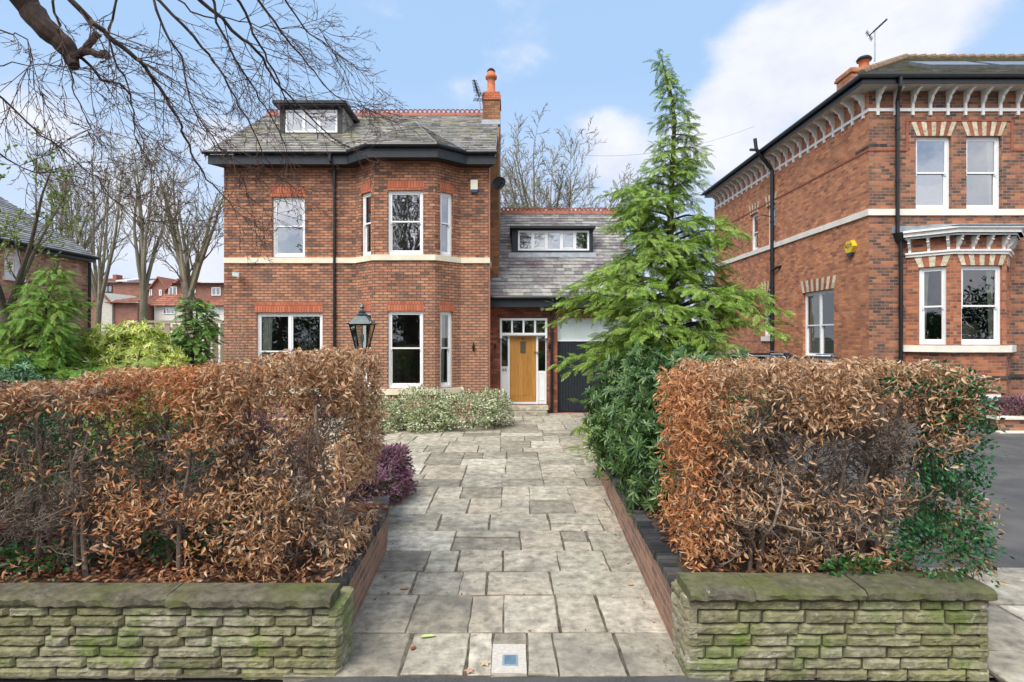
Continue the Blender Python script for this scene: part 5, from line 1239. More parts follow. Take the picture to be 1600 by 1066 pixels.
# ---------------------------------------------------------------- bushes made of leaves over stems
def bush(name, label, cat, blobs, n, tmpl, mat, size, stemmat=None, group=None, base=None, droop=0., lump=.28, stems=10, inner=.55, upn=.6, second=None):
    bx = base or blobs[0][0]; o = thing(name, (bx[0], bx[1], bx[3] if len(bx) > 3 else 0.), label, cat, group)
    vol = np.array([b[1][0] * b[1][1] * b[1][2] for b in blobs]) ** .67; cnt = (n * vol / vol.sum()).astype(int); m = MB(); m2 = MB()
    for (c, r), k in zip(blobs, cnt):
        c = np.array(c[:3]); r = np.array(r); u = rv(k * 2); u = u[u[:, 2] > -.55][:k]; k = len(u)
        rad = inner + (1 - inner) * nrng.random(k) ** .45
        lm = np.array([1 + lump * noise.noise(tuple(c + q * 2.6)) * 1.6 + lump * .5 * noise.noise(tuple(c * 3 + q * 7)) for q in u]); p = c + u * r * (rad * lm)[:, None]
        p = p[p[:, 2] > .03] ; k = len(p); u = unit(p - c)
        d = unit(u + .75 * rv(k) + np.array((0, 0, -droop))); nr = unit(u * .5 + np.array((0, 0, upn)) + .5 * rv(k))
        if second:
            s2 = nrng.random(k) < second[1]
        else: s2 = np.zeros(k, bool)
        rot = basis(d, nr) if tmpl[0].shape[0] < 40 or True else None; sz = nrng.uniform(*size, k)
        m.leaves(*tmpl, p[~s2], rot[~s2], sz[~s2])
        if s2.any(): m2.leaves(*tmpl, p[s2], rot[s2], sz[s2])
    m.build('foliage', mat, o, uv=False)
    if second and m2.n: m2.build('pale_foliage', second[0], o, uv=False)
    for (c, r) in blobs:
        s = MB()
        for i in range(stems):
            a = rng.uniform(0, 6.28); b_ = np.array((c[0] + .15 * r[0] * math.cos(a), c[1] + .15 * r[1] * math.sin(a), 0.)); e = np.array((c[0] + r[0] * .75 * math.cos(a) * rng.random(), c[1] + r[1] * .75 * math.sin(a) * rng.random(), c[2] + r[2] * rng.uniform(.1, .8)))
            mid = (b_ + e) / 2 + np.array((rng.uniform(-.1, .1), rng.uniform(-.1, .1), .1)); s.tube([b_, mid, e], [.014, .01, .004], 5)
        if s.n: s.build('stems', stemmat or M['twig'], o, uv=False)
    return o
def axial_rosette(): 
    t = rosette_t(); v = t[0][:, [2, 0, 1]]; return v, t[1]      # rosette opening along +x
rng = random.Random(5); nrng = np.random.default_rng(5)
bush('rhododendron_bush', 'tall glossy rhododendron spilling over the right drive wall beside the hedge', 'shrub', [((2.25, 9.6, 1.15), (.85, 1.3, 1.05)), ((2.2, 7.6, 1.2), (.72, 1.2, .98)), ((1.75, 8.6, .75), (.42, .9, .6)), ((1.75, 6.6, .8), (.4, .55, .6)), ((3., 8.4, 1.3), (.8, 1.1, .9))], 3300, axial_rosette(), M['rhodo'], (.1, .16), inner=.6, lump=.3)
bush('variegated_shrub', 'small variegated shrub trailing over the right drive wall in front of the conifer', 'shrub', [((1.62, 9.9, .52), (.33, .5, .3))], 1300, diamond_t(.5), M['euonymus'], (.035, .06), inner=.5)
eu = 'variegated cream and green evergreen mounds planted beneath the bay window'
bush('variegated_shrub', 'variegated cream shrub at the left end of the row below the bay, half hidden', 'shrub', [((-3.6, 15.0, .3), (.7, .6, .55))], 4300, diamond_t(.55), M['euonymus'], (.05, .09), group=eu, inner=.6, second=(M['ivy'], .12))
bush('variegated_shrub', 'tallest middle variegated shrub growing against the bay below its cream sill', 'shrub', [((-2.55, 15.5, .45), (.72, .7, .62)), ((-2.3, 15.0, .25), (.6, .55, .4))], 6500, diamond_t(.55), M['euonymus'], (.05, .09), group=eu, inner=.6, second=(M['ivy'], .12))
bush('variegated_shrub', 'variegated shrub at the right end of the row, beside the front door steps', 'shrub', [((-1.2, 15.4, .4), (.95, .75, .55)), ((-.55, 15.9, .4), (.55, .6, .6))], 6500, diamond_t(.55), M['euonymus'], (.05, .09), group=eu, inner=.6, second=(M['ivy'], .12))
hg = 'purple heathers beside the paved drive'
def spike_t(): 
    v = []; f = []
    for i in range(4):
        k = len(v); a = i * math.pi / 4; c, s = math.cos(a) * .11, math.sin(a) * .11; v += [(0, -c * .5, -s * .5), (0, c * .5, s * .5), (1, c, s), (1, -c, -s)]; f.append([k, k + 1, k + 2, k + 3])
    return np.array(v), [np.array(f)]
bush('heather', 'rounded mound of purple heather bulging over the left edge of the drive', 'shrub', [((-2.08, 8.6, .36), (.5, .55, .45))], 6500, spike_t(), M['heather'], (.05, .1), group=hg, inner=.5, lump=.3, second=(M['ivy'], .07))
bush('heather', 'looser purple heather behind the dark coping of the curved drive wall', 'shrub', [((-1.98, 7.45, .42), (.4, .6, .3))], 3600, spike_t(), M['heather'], (.04, .09), group=hg, inner=.5, lump=.3, second=(M['ivy'], .3))
bush('heather', 'purple heather glimpsed through the long beech hedge', 'shrub', [((-3.6, 8.2, .7), (.7, .5, .6))], 3200, spike_t(), M['heather'], (.05, .1), group=hg, inner=.6, second=(M['ivy'], .1))
bush('heather', 'pinkish heather on the planter at the foot of the tall right-hand house', 'shrub', [((12.9, 14.25, .55), (.7, .35, .4)), ((13.9, 14.3, .55), (.7, .35, .4))], 4500, spike_t(), M['heather'], (.06, .11), inner=.55, second=(M['privet'], .25), base=(13, 14.25, .5, .45))
bush('evergreen_shrub', 'dark evergreen shrub filling the gap behind the bare left end of the long hedge', 'shrub', [((-5.4, 6.5, .95), (.9, .5, .75)), ((-4.3, 6.9, .85), (.7, .5, .6))], 2600, diamond_t(.55), M['privet'], (.05, .09), inner=.4)
bush('laurel_bush', 'yellow-spotted laurel bush between the cypress and the dark yew left of the house', 'shrub', [((X(205, 10.), 10., 1.75), (.78, .8, .98)), ((X(262, 9.6), 9.6, 1.3), (.5, .5, .75))], 2100, axial_rosette(), M['laurel'], (.09, .15), inner=.6, lump=.25)
bush('evergreen_climber', 'dark green glossy climber smothering the right-hand end of the box-shaped hedge', 'climber', [((3.6, 4.62, 1.05), (.28, .32, .5)), ((3.4, 4.45, .8), (.4, .25, .32)), ((3.74, 4.75, 1.55), (.2, .35, .5)), ((3.7, 4.6, 1.9), (.22, .25, .3)), ((3.5, 4.7, 2.08), (.32, .3, .18))], 5200, diamond_t(.6), M['privet'], (.03, .055), inner=.25, lump=.3, stems=0)
bush('ivy', 'ivy trailing over the right end of the mossy coping under the box-shaped hedge', 'climber', [((2.72, 4.42, .66), (.26, .1, .08))], 260, diamond_t(.75), M['ivy'], (.03, .06), inner=.1, stems=0)
bush('ivy', 'ivy creeping through the dead leaves at the foot of the long hedge', 'climber', [((-4.0, 4.75, .6), (.5, .25, .12)), ((-3.0, 5.0, .68), (.3, .25, .16)), ((-2.45, 5.1, .85), (.2, .2, .3))], 900, diamond_t(.75), M['ivy'], (.035, .07), inner=.1, stems=3)
bush('glaucous_shrub', 'low bluish-green shrub at the far left edge behind the long hedge', 'shrub', [((X(15, 7.6), 7.6, 1.4), (.55, .5, .7))], 900, axial_rosette(), plain('bluish green leaf', (.09, .2, .09), .45, 0, .4, 20.), (.07, .12), inner=.55)

# ---------------------------------------------------------------- conifers
def conifer(name, label, base, prof, d, nb, mat, spray, zmin, leader=0., size=(.2, .38), up0=.35, trunk=.13, sec=7, second=None, per=4, ragged=0., tipmat=None, zpow=.9):
    bx, bz = base; o = thing(name, (X(bx, d), d, 0.), label, 'tree' if trunk > .08 else 'shrub')
    ys = [p[0] for p in prof]; eL = itp(ys, [(bx - p[1]) * d / F for p in prof]); eR = itp(ys, [(p[2] - bx) * d / F for p in prof])
    zt = Z(ys[0], d); X0 = X(bx, d); m = MB(); wood = MB()
    tp = []; rs = []; tips_ = []
    for i in range(17):
        f = i / 16; tp.append((X0 + leader * max(0, f - .86) * 6 + .05 * math.sin(f * 9), d + .04 * math.sin(f * 7), zt * f)); rs.append(trunk * (1 - f) ** .8 + .008)
    wood.tube(tp, rs, 8); pos = []; dirs = []; nrm = []; sz = []
    for b in range(nb):
        f = b / nb; z = zmin + (zt - .1 - zmin) * (f ** zpow); y = CY - (z - ZC) * F / d; a = b * 2.399 + rng.uniform(-.5, .5); c, s = math.cos(a), math.sin(a)
        ext = eR(y) if c > 0 else eL(y); avg = (eL(y) + eR(y)) / 2; cw = abs(c) ** .55 if ragged else abs(c); L = (cw * ext + (1 - cw) * avg * (.8 if ragged else 1)) * (rng.uniform(.72, 1.06) if b % 5 else rng.uniform(1., 1.12)); L = max(L, .08)
        if ragged: L *= float(np.clip(.92 + ragged * .75 * noise.noise((c * 1.4, s * 1.4, z * 1.1 + 3)), .38, 1.15))
        z0 = z - L * up0 * .35; tx = np.interp(z0, [q[2] for q in tp], [q[0] for q in tp]); p0 = np.array((tx, d, z0)); h = np.array((c, s, 0.)); pts = []
        for k in range(7):
            q = k / 6; pts.append(p0 + h * L * q + UP * (L * (up0 * q - (.42 if not ragged else .6) * q * q) + .03 * rng.uniform(-1, 1)))
        wood.tube(pts, [max(.003, .03 * min(1, L) * (1 - .85 * k / 6)) for k in range(7)], 4, cap=False)
        side = np.array((-s, c, 0.)); ns = max(3, int(sec * min(1.3, L / 1.2 + .25)))
        for j in range(ns):
            q = .22 + .78 * (j + rng.random() * .8) / ns; q = min(q, .98); i = int(q * 6); P0 = pts[i] + (pts[min(i + 1, 6)] - pts[i]) * (q * 6 - i)
            for sg in (-1, 1):
                l = (.42 * L * (1 - .62 * q) + .1) * rng.uniform(.6, 1.15); dv = h * .75 + side * sg * rng.uniform(.6, 1.1) + UP * rng.uniform(-.25, .2); dv /= np.linalg.norm(dv)
                np_ = max(1, int(per * l / .4 + .5))
                for w in range(np_):
                    e = (w + .3) / np_; pos.append(P0 + dv * l * e * .8 - UP * .12 * l * e); tw = unit(dv + .3 * nrng.normal(size=3) + np.array((0, 0, -.12))); dirs.append(tw); nrm.append(unit(np.array((0, -.25, 1.)) + (.3 + .15 * (ragged > 0)) * nrng.normal(size=3))); sz.append(rng.uniform(*size) * (.6 + .4 * min(1, L))); tips_.append(q > .55 and rng.random() < .5)
        pos.append(pts[5]); dirs.append(unit(pts[6] - pts[4])); nrm.append(UP); sz.append(rng.uniform(*size)); tips_.append(True)
    # leader tuft
    for k in range(26):
        i = 12 + k % 5; i = min(i, 16); a = rng.uniform(0, 6.28); pos.append(np.array(tp[i]) + .02 * nrng.normal(size=3)); dirs.append(unit(np.array((math.cos(a), math.sin(a), .3)))); nrm.append(unit(np.array((0, -.4, 1.)) + .4 * nrng.normal(size=3))); sz.append(size[0] * rng.uniform(.5, .9)); tips_.append(False)
    pos, dirs, nrm, sz = map(np.array, (pos, dirs, nrm, sz)); bs = basis(dirs, nrm); tm = np.array(tips_) if tipmat else np.zeros(len(pos), bool); m.leaves(*spray, pos[~tm], bs[~tm], sz[~tm])
    if tipmat: m2 = MB(); m2.leaves(*spray, pos[tm], bs[tm], sz[tm]); m2.build('young_sprays', tipmat, o, uv=False)
    wood.build('trunk', M['bark'], o, uv=False); m.build('crown', mat, o, uv=False)
    return o
rng = random.Random(9); nrng = np.random.default_rng(9)
conifer('cypress_tree', 'tall pointed green cypress standing in front of the garage to the right of the drive', (1050, 0), [(80, 1044, 1058), (110, 1036, 1060), (150, 1030, 1070), (190, 1020, 1086), (235, 1008, 1108), (265, 990, 1112), (290, 940, 1100), (325, 912, 1100), (345, 925, 1125), (372, 955, 1162), (395, 902, 1165), (425, 880, 1192), (475, 880, 1215), (520, 886, 1215), (560, 890, 1195), (610, 888, 1130), (680, 895, 1100)], 12.4, 265, M['conifer'], frond_t(7, .66, .46, .075, .35), .3, -.35, (.16, .31), up0=.6, sec=6, per=4.6, ragged=1.15, zpow=1.25, tipmat=M['conifer_tip'])
conifer('cypress_shrub', 'feathery bright green cypress behind the long hedge at the left', (72, 0), [(405, 62, 82), (440, 40, 108), (475, 18, 128), (510, -10, 150), (545, -35, 178), (590, -50, 212), (640, -60, 215)], 9.0, 120, M['conifer'], frond_t(9, .7, .4, .055, .45), .3, .2, (.15, .28), up0=.55, trunk=.07, sec=8, per=5.2, ragged=.7, tipmat=M['conifer_left'])
conifer('cypress_shrub', 'small golden-green cypress with upright ferny fronds in front of the yellow laurel', (205, 0), [(548, 195, 215), (575, 165, 240), (600, 150, 255), (650, 150, 255)], 7.6, 40, M['yellow_frond'], frond_t(12, .75, .26, .034, .5), .6, .1, (.26, .42), up0=.7, trunk=.04, sec=5, per=2.5)
conifer('yew_shrub', 'dark layered yew growing around the foot of a bare tree beside the house', (305, 0), [(455, 288, 322), (490, 278, 330), (510, 270, 345), (540, 262, 352), (565, 262, 350), (600, 262, 350)], 12., 110, M['yew'], frond_t(7, .8, .42, .12, .2), .3, -.1, (.16, .28), up0=.3, trunk=.06, sec=7, per=4.5, ragged=1., tipmat=M['yew_tip'])

# ---------------------------------------------------------------- bare trees
def baretree(name, label, x, d, ytop, fork, P, trunk, seed, nstem=4, lean=0., spread=.3, group=None, mat=None, buds=None, base=None):
    global rng
    rng = random.Random(seed); X0, Y0 = base if base else (X(x, d), d); o = thing(name, (X0, Y0, -.1), label, 'tree', group); tw = MB(); cr = MB(); H = Z(ytop, d) if not base else ytop
    pts = []; 
    for i in range(7): f = i / 6; pts.append(np.array((X0 + lean * f * fork + .05 * math.sin(f * 5 + seed), Y0 + .04 * math.cos(f * 6 + seed), -.1 + fork * f)))
    tw.tube(pts, [trunk * (1.35 if i == 0 else 1.08 - .05 * i + .05 * math.sin(i * 2.1)) for i in range(7)], 12); tips = []
    for s in range(nstem):
        a = s * 6.283 / nstem + rng.uniform(-.4, .4); dd = np.array((math.cos(a) * spread * rng.uniform(.4, 1.3), math.sin(a) * spread * rng.uniform(.4, 1.2), 1.)); L = (H - fork) * rng.uniform(.6, .8)
        grow(cr, pts[-1] - UP * rng.uniform(0, .25 * fork * .3), dd, L, trunk * rng.uniform(.42, .6), 0, P, tips)
    tw.build('trunk', mat or M['bark_far'], o, uv=False); cr.build('crown', mat or M['bark_far'], o, uv=False)
    if buds:
        k = len(tips); sel = [tips[i] for i in range(k) if rng.random() < buds[1]]; pos = np.array([q for q, w in sel]); dr = np.array([w for q, w in sel]); n = len(pos)
        m = MB(); m.leaves(*diamond_t(.5), pos, basis(unit(dr + .6 * rv(n)), rv(n)), nrng.uniform(*buds[2], n)); m.build('young_leaves', buds[0], o, uv=False)
    return o
PU = dict(seg=(10, 8, 6, 5, 4), wig=(.09, .14, .2, .24, .28), up=(.05, .12, .2, .16, .1), max=4, kids=(10, 7, 5, 3), start=(.15, .2, .2, .2), ang=.46, len=.45, rad=.42, rmin=.0095, taper=.16)
bt = 'bare winter trees in the gap left of the red brick house'
T1 = baretree('bare_tree', 'bare multi-stemmed tree with a straight trunk left of the ivy-clad pollard', 222, 24, 165, 4.6, PU, .19, 41, 5, .01, .2, bt)
T2 = baretree('bare_tree', 'thick pollarded bare tree with fanning stems closest to the left gable of the brick house', 292, 20, 185, 4.1, PU, .21, 53, 6, .0, .26, bt)
T3 = baretree('bare_tree', 'tall bare tree with upright stems rising behind the left-hand slate roof', 108, 27, 150, 4.6, PU, .2, 67, 7, .0, .2, bt)
T4 = baretree('bare_tree', 'bare tree with two diverging stems at the end of the left-hand slate roof', 148, 26, 165, 4.2, PU, .17, 71, 6, .04, .25, bt)
PS = dict(PU, up=(-.01, .02, .04, .05, .0), ang=.58, kids=(8, 7, 5, 2.5), rmin=.015, len=.5, start=(.25, .2, .2, .2))
T5 = baretree('bare_tree', 'wide-crowned bare tree rising behind the wing roof beside the chimney', 857, 34, 172, 5.2, PS, .26, 83, 24, -.01, .62)
PB = dict(PU, max=3, kids=(7, 5, 4), up=(.03, .05, .05, .0), ang=.8, rmin=.006)
T6 = baretree('budding_tree', 'budding tree with small green leaves at the left edge of the picture', 8, 11, 150, 3.2, PB, .12, 97, 4, .0, .45, None, M['bark'], (M['budleaf'], .5, (.05, .11)))
shr = dict(PU, max=3, kids=(7, 5, 4), rmin=.007, up=(.05, .05, .0, .0))
baretree('bare_shrub', 'twiggy bare shrub in front of the distant white-rendered house', 330, 17, 455, .6, shr, .06, 101, 6, 0, .7)
baretree('bare_shrub', 'pale twiggy bare shrub below the distant garage gable', 190, 16, 480, .5, shr, .05, 103, 6, 0, .7)
# trees and tall evergreens across the street, seen reflected in the windows
st = 'trees across the street, seen only as reflections in the windows'
for i, (src, x, y, rz_, s) in enumerate([(T5, -9, -13, 1., 1.2), (T5, -2.5, -15, 2.6, 1.25), (T2, 5, -13, .4, 1.1), (T5, 12, -16, 4., 1.3), (T2, 20, -14, 2.2, 1.1)]):
    c = copy_tree(src); c.location = (x, y, -.1); c.rotation_euler.z = rz_; c.scale = (s, s, s); c['group'] = st; c['label'] = 'bare street tree across the road, mirrored in the house windows'
rng = random.Random(3); nrng = np.random.default_rng(3)
blobs = []
for k in range(-6, 20): blobs.append(((-17 + k * 4. + rng.uniform(-.5, .5), -12 + rng.uniform(-1, 1), 2.), (2.9, 1.6, rng.uniform(2.5, 2.9) + (1.6 if k > 9 else 0))))
bush('evergreen_hedge', 'tall dark evergreen hedge across the road, mirrored in the lower windows', 'hedge', blobs, 70000, diamond_t(.7), M['ivy'], (.2, .36), inner=.35, stems=3)

# ---------------------------------------------------------------- overhanging tree
rng = random.Random(31)
ot = thing('overhanging_tree', (-5.6, 3.2, -.05), 'tree overhanging from the upper left with bare drooping branches and a knobbly sawn limb', 'tree')
tk = MB(); br = MB(); tg = MB()
tr0 = np.array((-5.6, 3.2, -.05)); top = np.array((-5.3, 3.4, 7.2))
tk.tube([tr0 + (top - tr0) * i / 8 + np.array((.06 * math.sin(i), .05 * math.cos(i * 1.4), 0)) for i in range(9)], [.42, .34, .31, .3, .29, .27, .25, .22, .18], 12); tk.build('trunk', M['bark_over'], ot, uv=False)
def px3(pts, d0, d1):
    n = len(pts); return [np.array(W(p[0], p[1], d0 + (d1 - d0) * i / (n - 1))) for i, p in enumerate(pts)]
def smooth(pts, k=4):
    pts = [np.array(p) for p in pts]; out_ = []
    for i in range(len(pts) - 1):
        p0, p1, p2, p3 = pts[max(0, i - 1)], pts[i], pts[i + 1], pts[min(len(pts) - 1, i + 2)]
        for j in range(k):
            t = j / k; out_.append(.5 * (2 * p1 + (p2 - p0) * t + (2 * p0 - 5 * p1 + 4 * p2 - p3) * t * t + (3 * p1 - p0 - 3 * p2 + p3) * t ** 3))
    out_.append(pts[-1]); return out_
PT = dict(seg=(6, 6, 5, 4), wig=(.16, .2, .24, .3), up=(-.12, -.05, .1, .1), max=2, kids=(5, 3.5, 2), start=(.2, .15, .2), ang=.62, len=.5, rad=.6, rmin=.0026, taper=.35)
limb = smooth([top + np.array((0, 0, -1.2))] + [np.array((-4.6, 4.4, 6.05))] + px3([(28, -12), (65, 38), (98, 68), (116, 92)], 5.0, 5.2), 4)
br.tube(limb, [.13 - .055 * i / (len(limb) - 1) + .006 * math.sin(i * 2) for i in range(len(limb))], 10)
for pts, r0, r1 in (([(108, 82), (113, 97), (116, 104)], .07, .045), ([(117, 88), (130, 80), (140, 68), (154, 53)], .035, .026), ([(117, 86), (138, 80), (156, 87), (167, 82)], .036, .028), ([(160, 84), (168, 88)], .034, .03), ([(137, 72), (146, 60), (150, 54)], .03, .028)):
    q = smooth(px3(pts, 5.2, 5.15), 3); br.tube(q, [r0 + (r1 - r0) * i / (len(q) - 1) + .004 * math.sin(i * 3) for i in range(len(q))], 8)
mains = [  # path, distance near/far, start radius
    ([(120, 85), (160, 122), (197, 140), (206, 165), (214, 215), (226, 262)], 5.2, 5.5, .016),
    ([(100, -10), (150, 40), (190, 72), (225, 103), (248, 135), (275, 180), (290, 215), (312, 262), (340, 300), (390, 345)], 4.6, 5.8, .024),
    ([(235, -10), (300, 55), (335, 95), (365, 150), (400, 215), (430, 270), (470, 300)], 5., 6.2, .015),
    ([(235, -10), (262, 50), (285, 100), (300, 160), (318, 200), (335, 235)], 4.6, 5.2, .012),
    ([(300, -10), (365, 45), (408, 88), (430, 125), (470, 170), (520, 215), (570, 240)], 5., 6.4, .018),
    ([(82, -10), (95, 50), (104, 98), (120, 150), (138, 190), (150, 225)], 4.4, 4.8, .01),
    ([(190, -10), (170, 45), (182, 100), (200, 140), (215, 205), (230, 250), (245, 300)], 4.8, 5.2, .011),
    ([(365, -10), (400, 55), (425, 110), (455, 165), (490, 200), (540, 232)], 5.2, 6.4, .014),
    ([(395, -10), (440, 50), (475, 90), (505, 130), (545, 165), (580, 178)], 5.4, 6.6, .013),
    ([(440, -10), (470, 35), (495, 60), (530, 85), (560, 110)], 5.4, 6.2, .01),
    ([(330, -10), (350, 60), (385, 120), (412, 165), (440, 215), (452, 260)], 5., 5.8, .013),
    ([(270, -10), (312, 25), (360, 30), (420, 40), (480, 45), (545, 60)], 5.2, 6.0, .009),
    ([(-20, 40), (40, 60), (50, 90), (42, 125), (70, 150)], 4.2, 4.4, .006), ([(-10, 105), (60, 100), (120, 105), (165, 98)], 4.3, 4.8, .005),
    ([(-20, 130), (40, 190), (95, 235), (150, 280), (200, 330), (250, 350)], 4.4, 5.2, .009), ([(-20, 230), (40, 265), (80, 270), (125, 280)], 4.3, 4.8, .007),
    ([(300, 170), (345, 230), (375, 270), (392, 310), (410, 322), (425, 345)], 5.6, 6.0, .008), ([(505, 55), (530, 100), (555, 150), (580, 175)], 5.8, 6.4, .007)]
for path, d0, d1, r in mains:
    q = smooth(px3(path, d0, d1), 4); q = [p + np.array((rng.gauss(0, .008), rng.gauss(0, .02), rng.gauss(0, .008))) for p in q]; n = len(q)
    br.tube(q, [max(.003, r * (1 - .82 * i / (n - 1))) for i in range(n)], 6, cap=False)
    if path[0][1] < 0:
        s = q[0]; a = top + np.array((0, 0, -rng.uniform(0, 1.2))); br.tube(smooth([a, (a + s) / 2 + UP * (1.2 + .25 * abs(s[0] - a[0])), s], 5), [.05, .05, .05, .045, .04, .04, .035, .03, .025, max(.012, r), r], 6, cap=False)
    for k in range(int(n * .75)):
        i = rng.randrange(2, n - 1); t = unit(q[i + 1] - q[i]); an = rng.uniform(.35, 1.0); dv = t * math.cos(an) + rnd_perp(t) * math.sin(an) + np.array((.12, 0, -.05))
        grow(tg, q[i], dv, rng.uniform(.25, .8), max(.0032, r * .35 * (1 - i / n)), 0, PT)
br.build('branches', M['bark_over'], ot, uv=False); tg.build('twigs', island_mat('reddish twig bark', [(0, (.06, .04, .035)), (1, (.17, .105, .085))], .85, 30., .4, bmp=0), ot, uv=False)
# ================================================================ STREET AND HOUSE OBJECTS
# lamp post
ld = 8.5; lx = X(566, ld); lz = lambda y: Z(y, ld)
lp = thing('lamp_post', (lx, ld, 0), 'black Victorian-style lantern on a post rising behind the long beech hedge', 'lamp post')
m = MB(); m.lathe([(.09, 0), (.09, .15), (.05, .22), (.04, .5), (.034, lz(560) - .05), (.05, lz(560)), (.03, lz(556)), (.028, lz(548)), (.0, lz(548))], (lx, ld, 0), 12); m.tube([(lx - .22, ld, lz(556)), (lx + .22, ld, lz(556))], .012, 6); m.build('post', M['iron'], lp, smooth=True)
b0, b1, z0, z1 = .078, .155, lz(545), lz(507)
m = MB()
cor0 = [(lx + sx * b0, ld + sy * b0, z0) for sx, sy in ((-1, -1), (1, -1), (1, 1), (-1, 1))]; cor1 = [(lx + sx * b1, ld + sy * b1, z1) for sx, sy in ((-1, -1), (1, -1), (1, 1), (-1, 1))]
for i in range(4):
    j = (i + 1) % 4; m.tube([cor0[i], cor1[i]], .011, 5); m.tube([cor0[i], cor0[j]], .013, 5); m.tube([cor1[i], cor1[j]], .016, 5)
for s in (-1, 1): m.tube([(lx + s * .02, ld, lz(552)), (lx + s * b0, ld - b0, z0)], .01, 5); m.tube([(lx + s * .02, ld, lz(552)), (lx + s * b0, ld + b0, z0)], .01, 5)
m.box(lx - b0, lx + b0, ld - b0, ld + b0, z0 - .012, z0); m.build('lantern_frame', M['iron'], lp)
m = MB()
for i in range(4): j = (i + 1) % 4; m.poly([cor0[i], cor0[j], cor1[j], cor1[i]])
m.build('lantern_glass', glassmat('lantern glass', .08), lp)
e1 = b1 + .018; m = MB(); zt0 = z1 + .005; mid = lz(494)
lo = [(lx + sx * e1, ld + sy * e1, zt0) for sx, sy in ((-1, -1), (1, -1), (1, 1), (-1, 1))]; hi = [(lx + sx * .07, ld + sy * .07, mid) for sx, sy in ((-1, -1), (1, -1), (1, 1), (-1, 1))]
m.add(lo + hi, [[i, (i + 1) % 4, 4 + (i + 1) % 4, 4 + i] for i in range(4)], [[3, 2, 1, 0]], [[4, 5, 6, 7]])
for c in lo: m.lathe([(.016, -.01), (.02, .015), (.0, .04)], c, 6)
m.lathe([(.075, 0), (.085, .02), (.05, .045), (.055, .07), (.03, .09), (.022, .11), (.042, .135), (.03, .16), (.008, .2), (0, .21)], (lx, ld, mid), 12); m.build('lantern_cap', plain('blackened lantern metal', (.1, .115, .115), .3, .7, .3), lp)
m = MB(); m.lathe([(.012, 0), (.012, .1), (.025, .11), (.03, .17), (.02, .22), (0, .23)], (lx, ld, z0), 8); m.build('bulb', plain('clear bulb', (.6, .6, .58), .2), lp)
# satellite dish on the chimney breast
sdz = Z(285, 18.3); sx = X(779, 18.3)
s_ = thing('satellite_dish', (sx, 18.6, sdz), 'dark grey satellite dish on the side of the chimney breast', 'satellite dish')
ang = [k * 2 * math.pi / 20 for k in range(20)]; v = [(0, .06, 0)]; f = []
for rr, yy in ((.12, .05), (.2, .03), (.27, 0.)):
    v += [(rr * math.cos(a), yy, rr * .8 * math.sin(a)) for a in ang]
f3 = [[0, 1 + k, 1 + (k + 1) % 20] for k in range(20)]; f4 = [[1 + r * 20 + k, 21 + r * 20 + k, 21 + r * 20 + (k + 1) % 20, 1 + r * 20 + (k + 1) % 20] for r in range(2) for k in range(20)]
cr_, sr_ = math.cos(.55), math.sin(.55); v = [(sx + .0 + p[0] * cr_ + p[1] * sr_, 18.4 - p[0] * sr_ + p[1] * cr_, sdz + p[2]) for p in v]
m = MB(); m.add(v, f3, f4); m.build('dish', plain('dark grey mesh dish', (.1, .12, .14), .5, .4), s_)
m = MB(); m.tube([(sx, 18.45, sdz - .1), (sx - .02, 18.75, sdz - .1)], .02, 6); m.tube([(sx - .05, 18.42, sdz - .2), (sx + .12, 18.1, sdz - .08)], .012, 5); m.tube([(sx + .11, 18.12, sdz - .09), (sx + .14, 18.04, sdz - .05)], .03, 8); m.build('arm', M['iron'], s_)
# alarm box on the facade
ax_ = X(741, 17.38); al = thing('alarm_box', (ax_, 17.4, Z(291, 17.4)), 'cream alarm box with blue base high on the wall beside the bay', 'alarm box')
za, zb = Z(301.5, 17.38), Z(282, 17.38); m = MB(); m.prism([(ax_ - .11, 17.31, za + .09), (ax_ + .11, 17.31, za + .09), (ax_ + .11, 17.31, zb - .02), (ax_ + .09, 17.31, zb), (ax_ - .09, 17.31, zb), (ax_ - .11, 17.31, zb - .02)], (0, .09, 0)); m.build('case', M['alarm'], al)
m = MB(); m.prism([(ax_ - .09, 17.312, za), (ax_ + .09, 17.312, za), (ax_ + .108, 17.312, za + .02), (ax_ + .108, 17.312, za + .09), (ax_ - .108, 17.312, za + .09), (ax_ - .108, 17.312, za + .02)], (0, .088, 0)); m.build('strobe', M['blue'], al)
# security light
sl_ = X(372, 17.3); z_ = Z(430, 17.3); se = thing('security_light', (sl_, 17.4, z_), 'silver floodlight fixed to the brick wall below the string course near the left corner', 'light')
m = MB(); m.prism([(sl_ - .1, 17.12, z_ - .05), (sl_ + .12, 17.12, z_ - .09), (sl_ + .12, 17.12, z_ + .05), (sl_ - .1, 17.12, z_ + .08)], (0, .16, .03)); m.build('head', plain('silver lamp housing', (.5, .5, .5), .35, .6), se)
m = MB(); m.prism([(sl_ - .08, 17.115, z_ - .035), (sl_ + .1, 17.115, z_ - .07), (sl_ + .1, 17.115, z_ + .03), (sl_ - .08, 17.115, z_ + .06)], (0, .004, 0)); m.build('lens', M['frost'], se)
m = MB(); m.box(sl_ - .03, sl_ + .03, 17.28, 17.4, z_ - .03, z_ + .03); m.build('bracket', M['iron'], se)
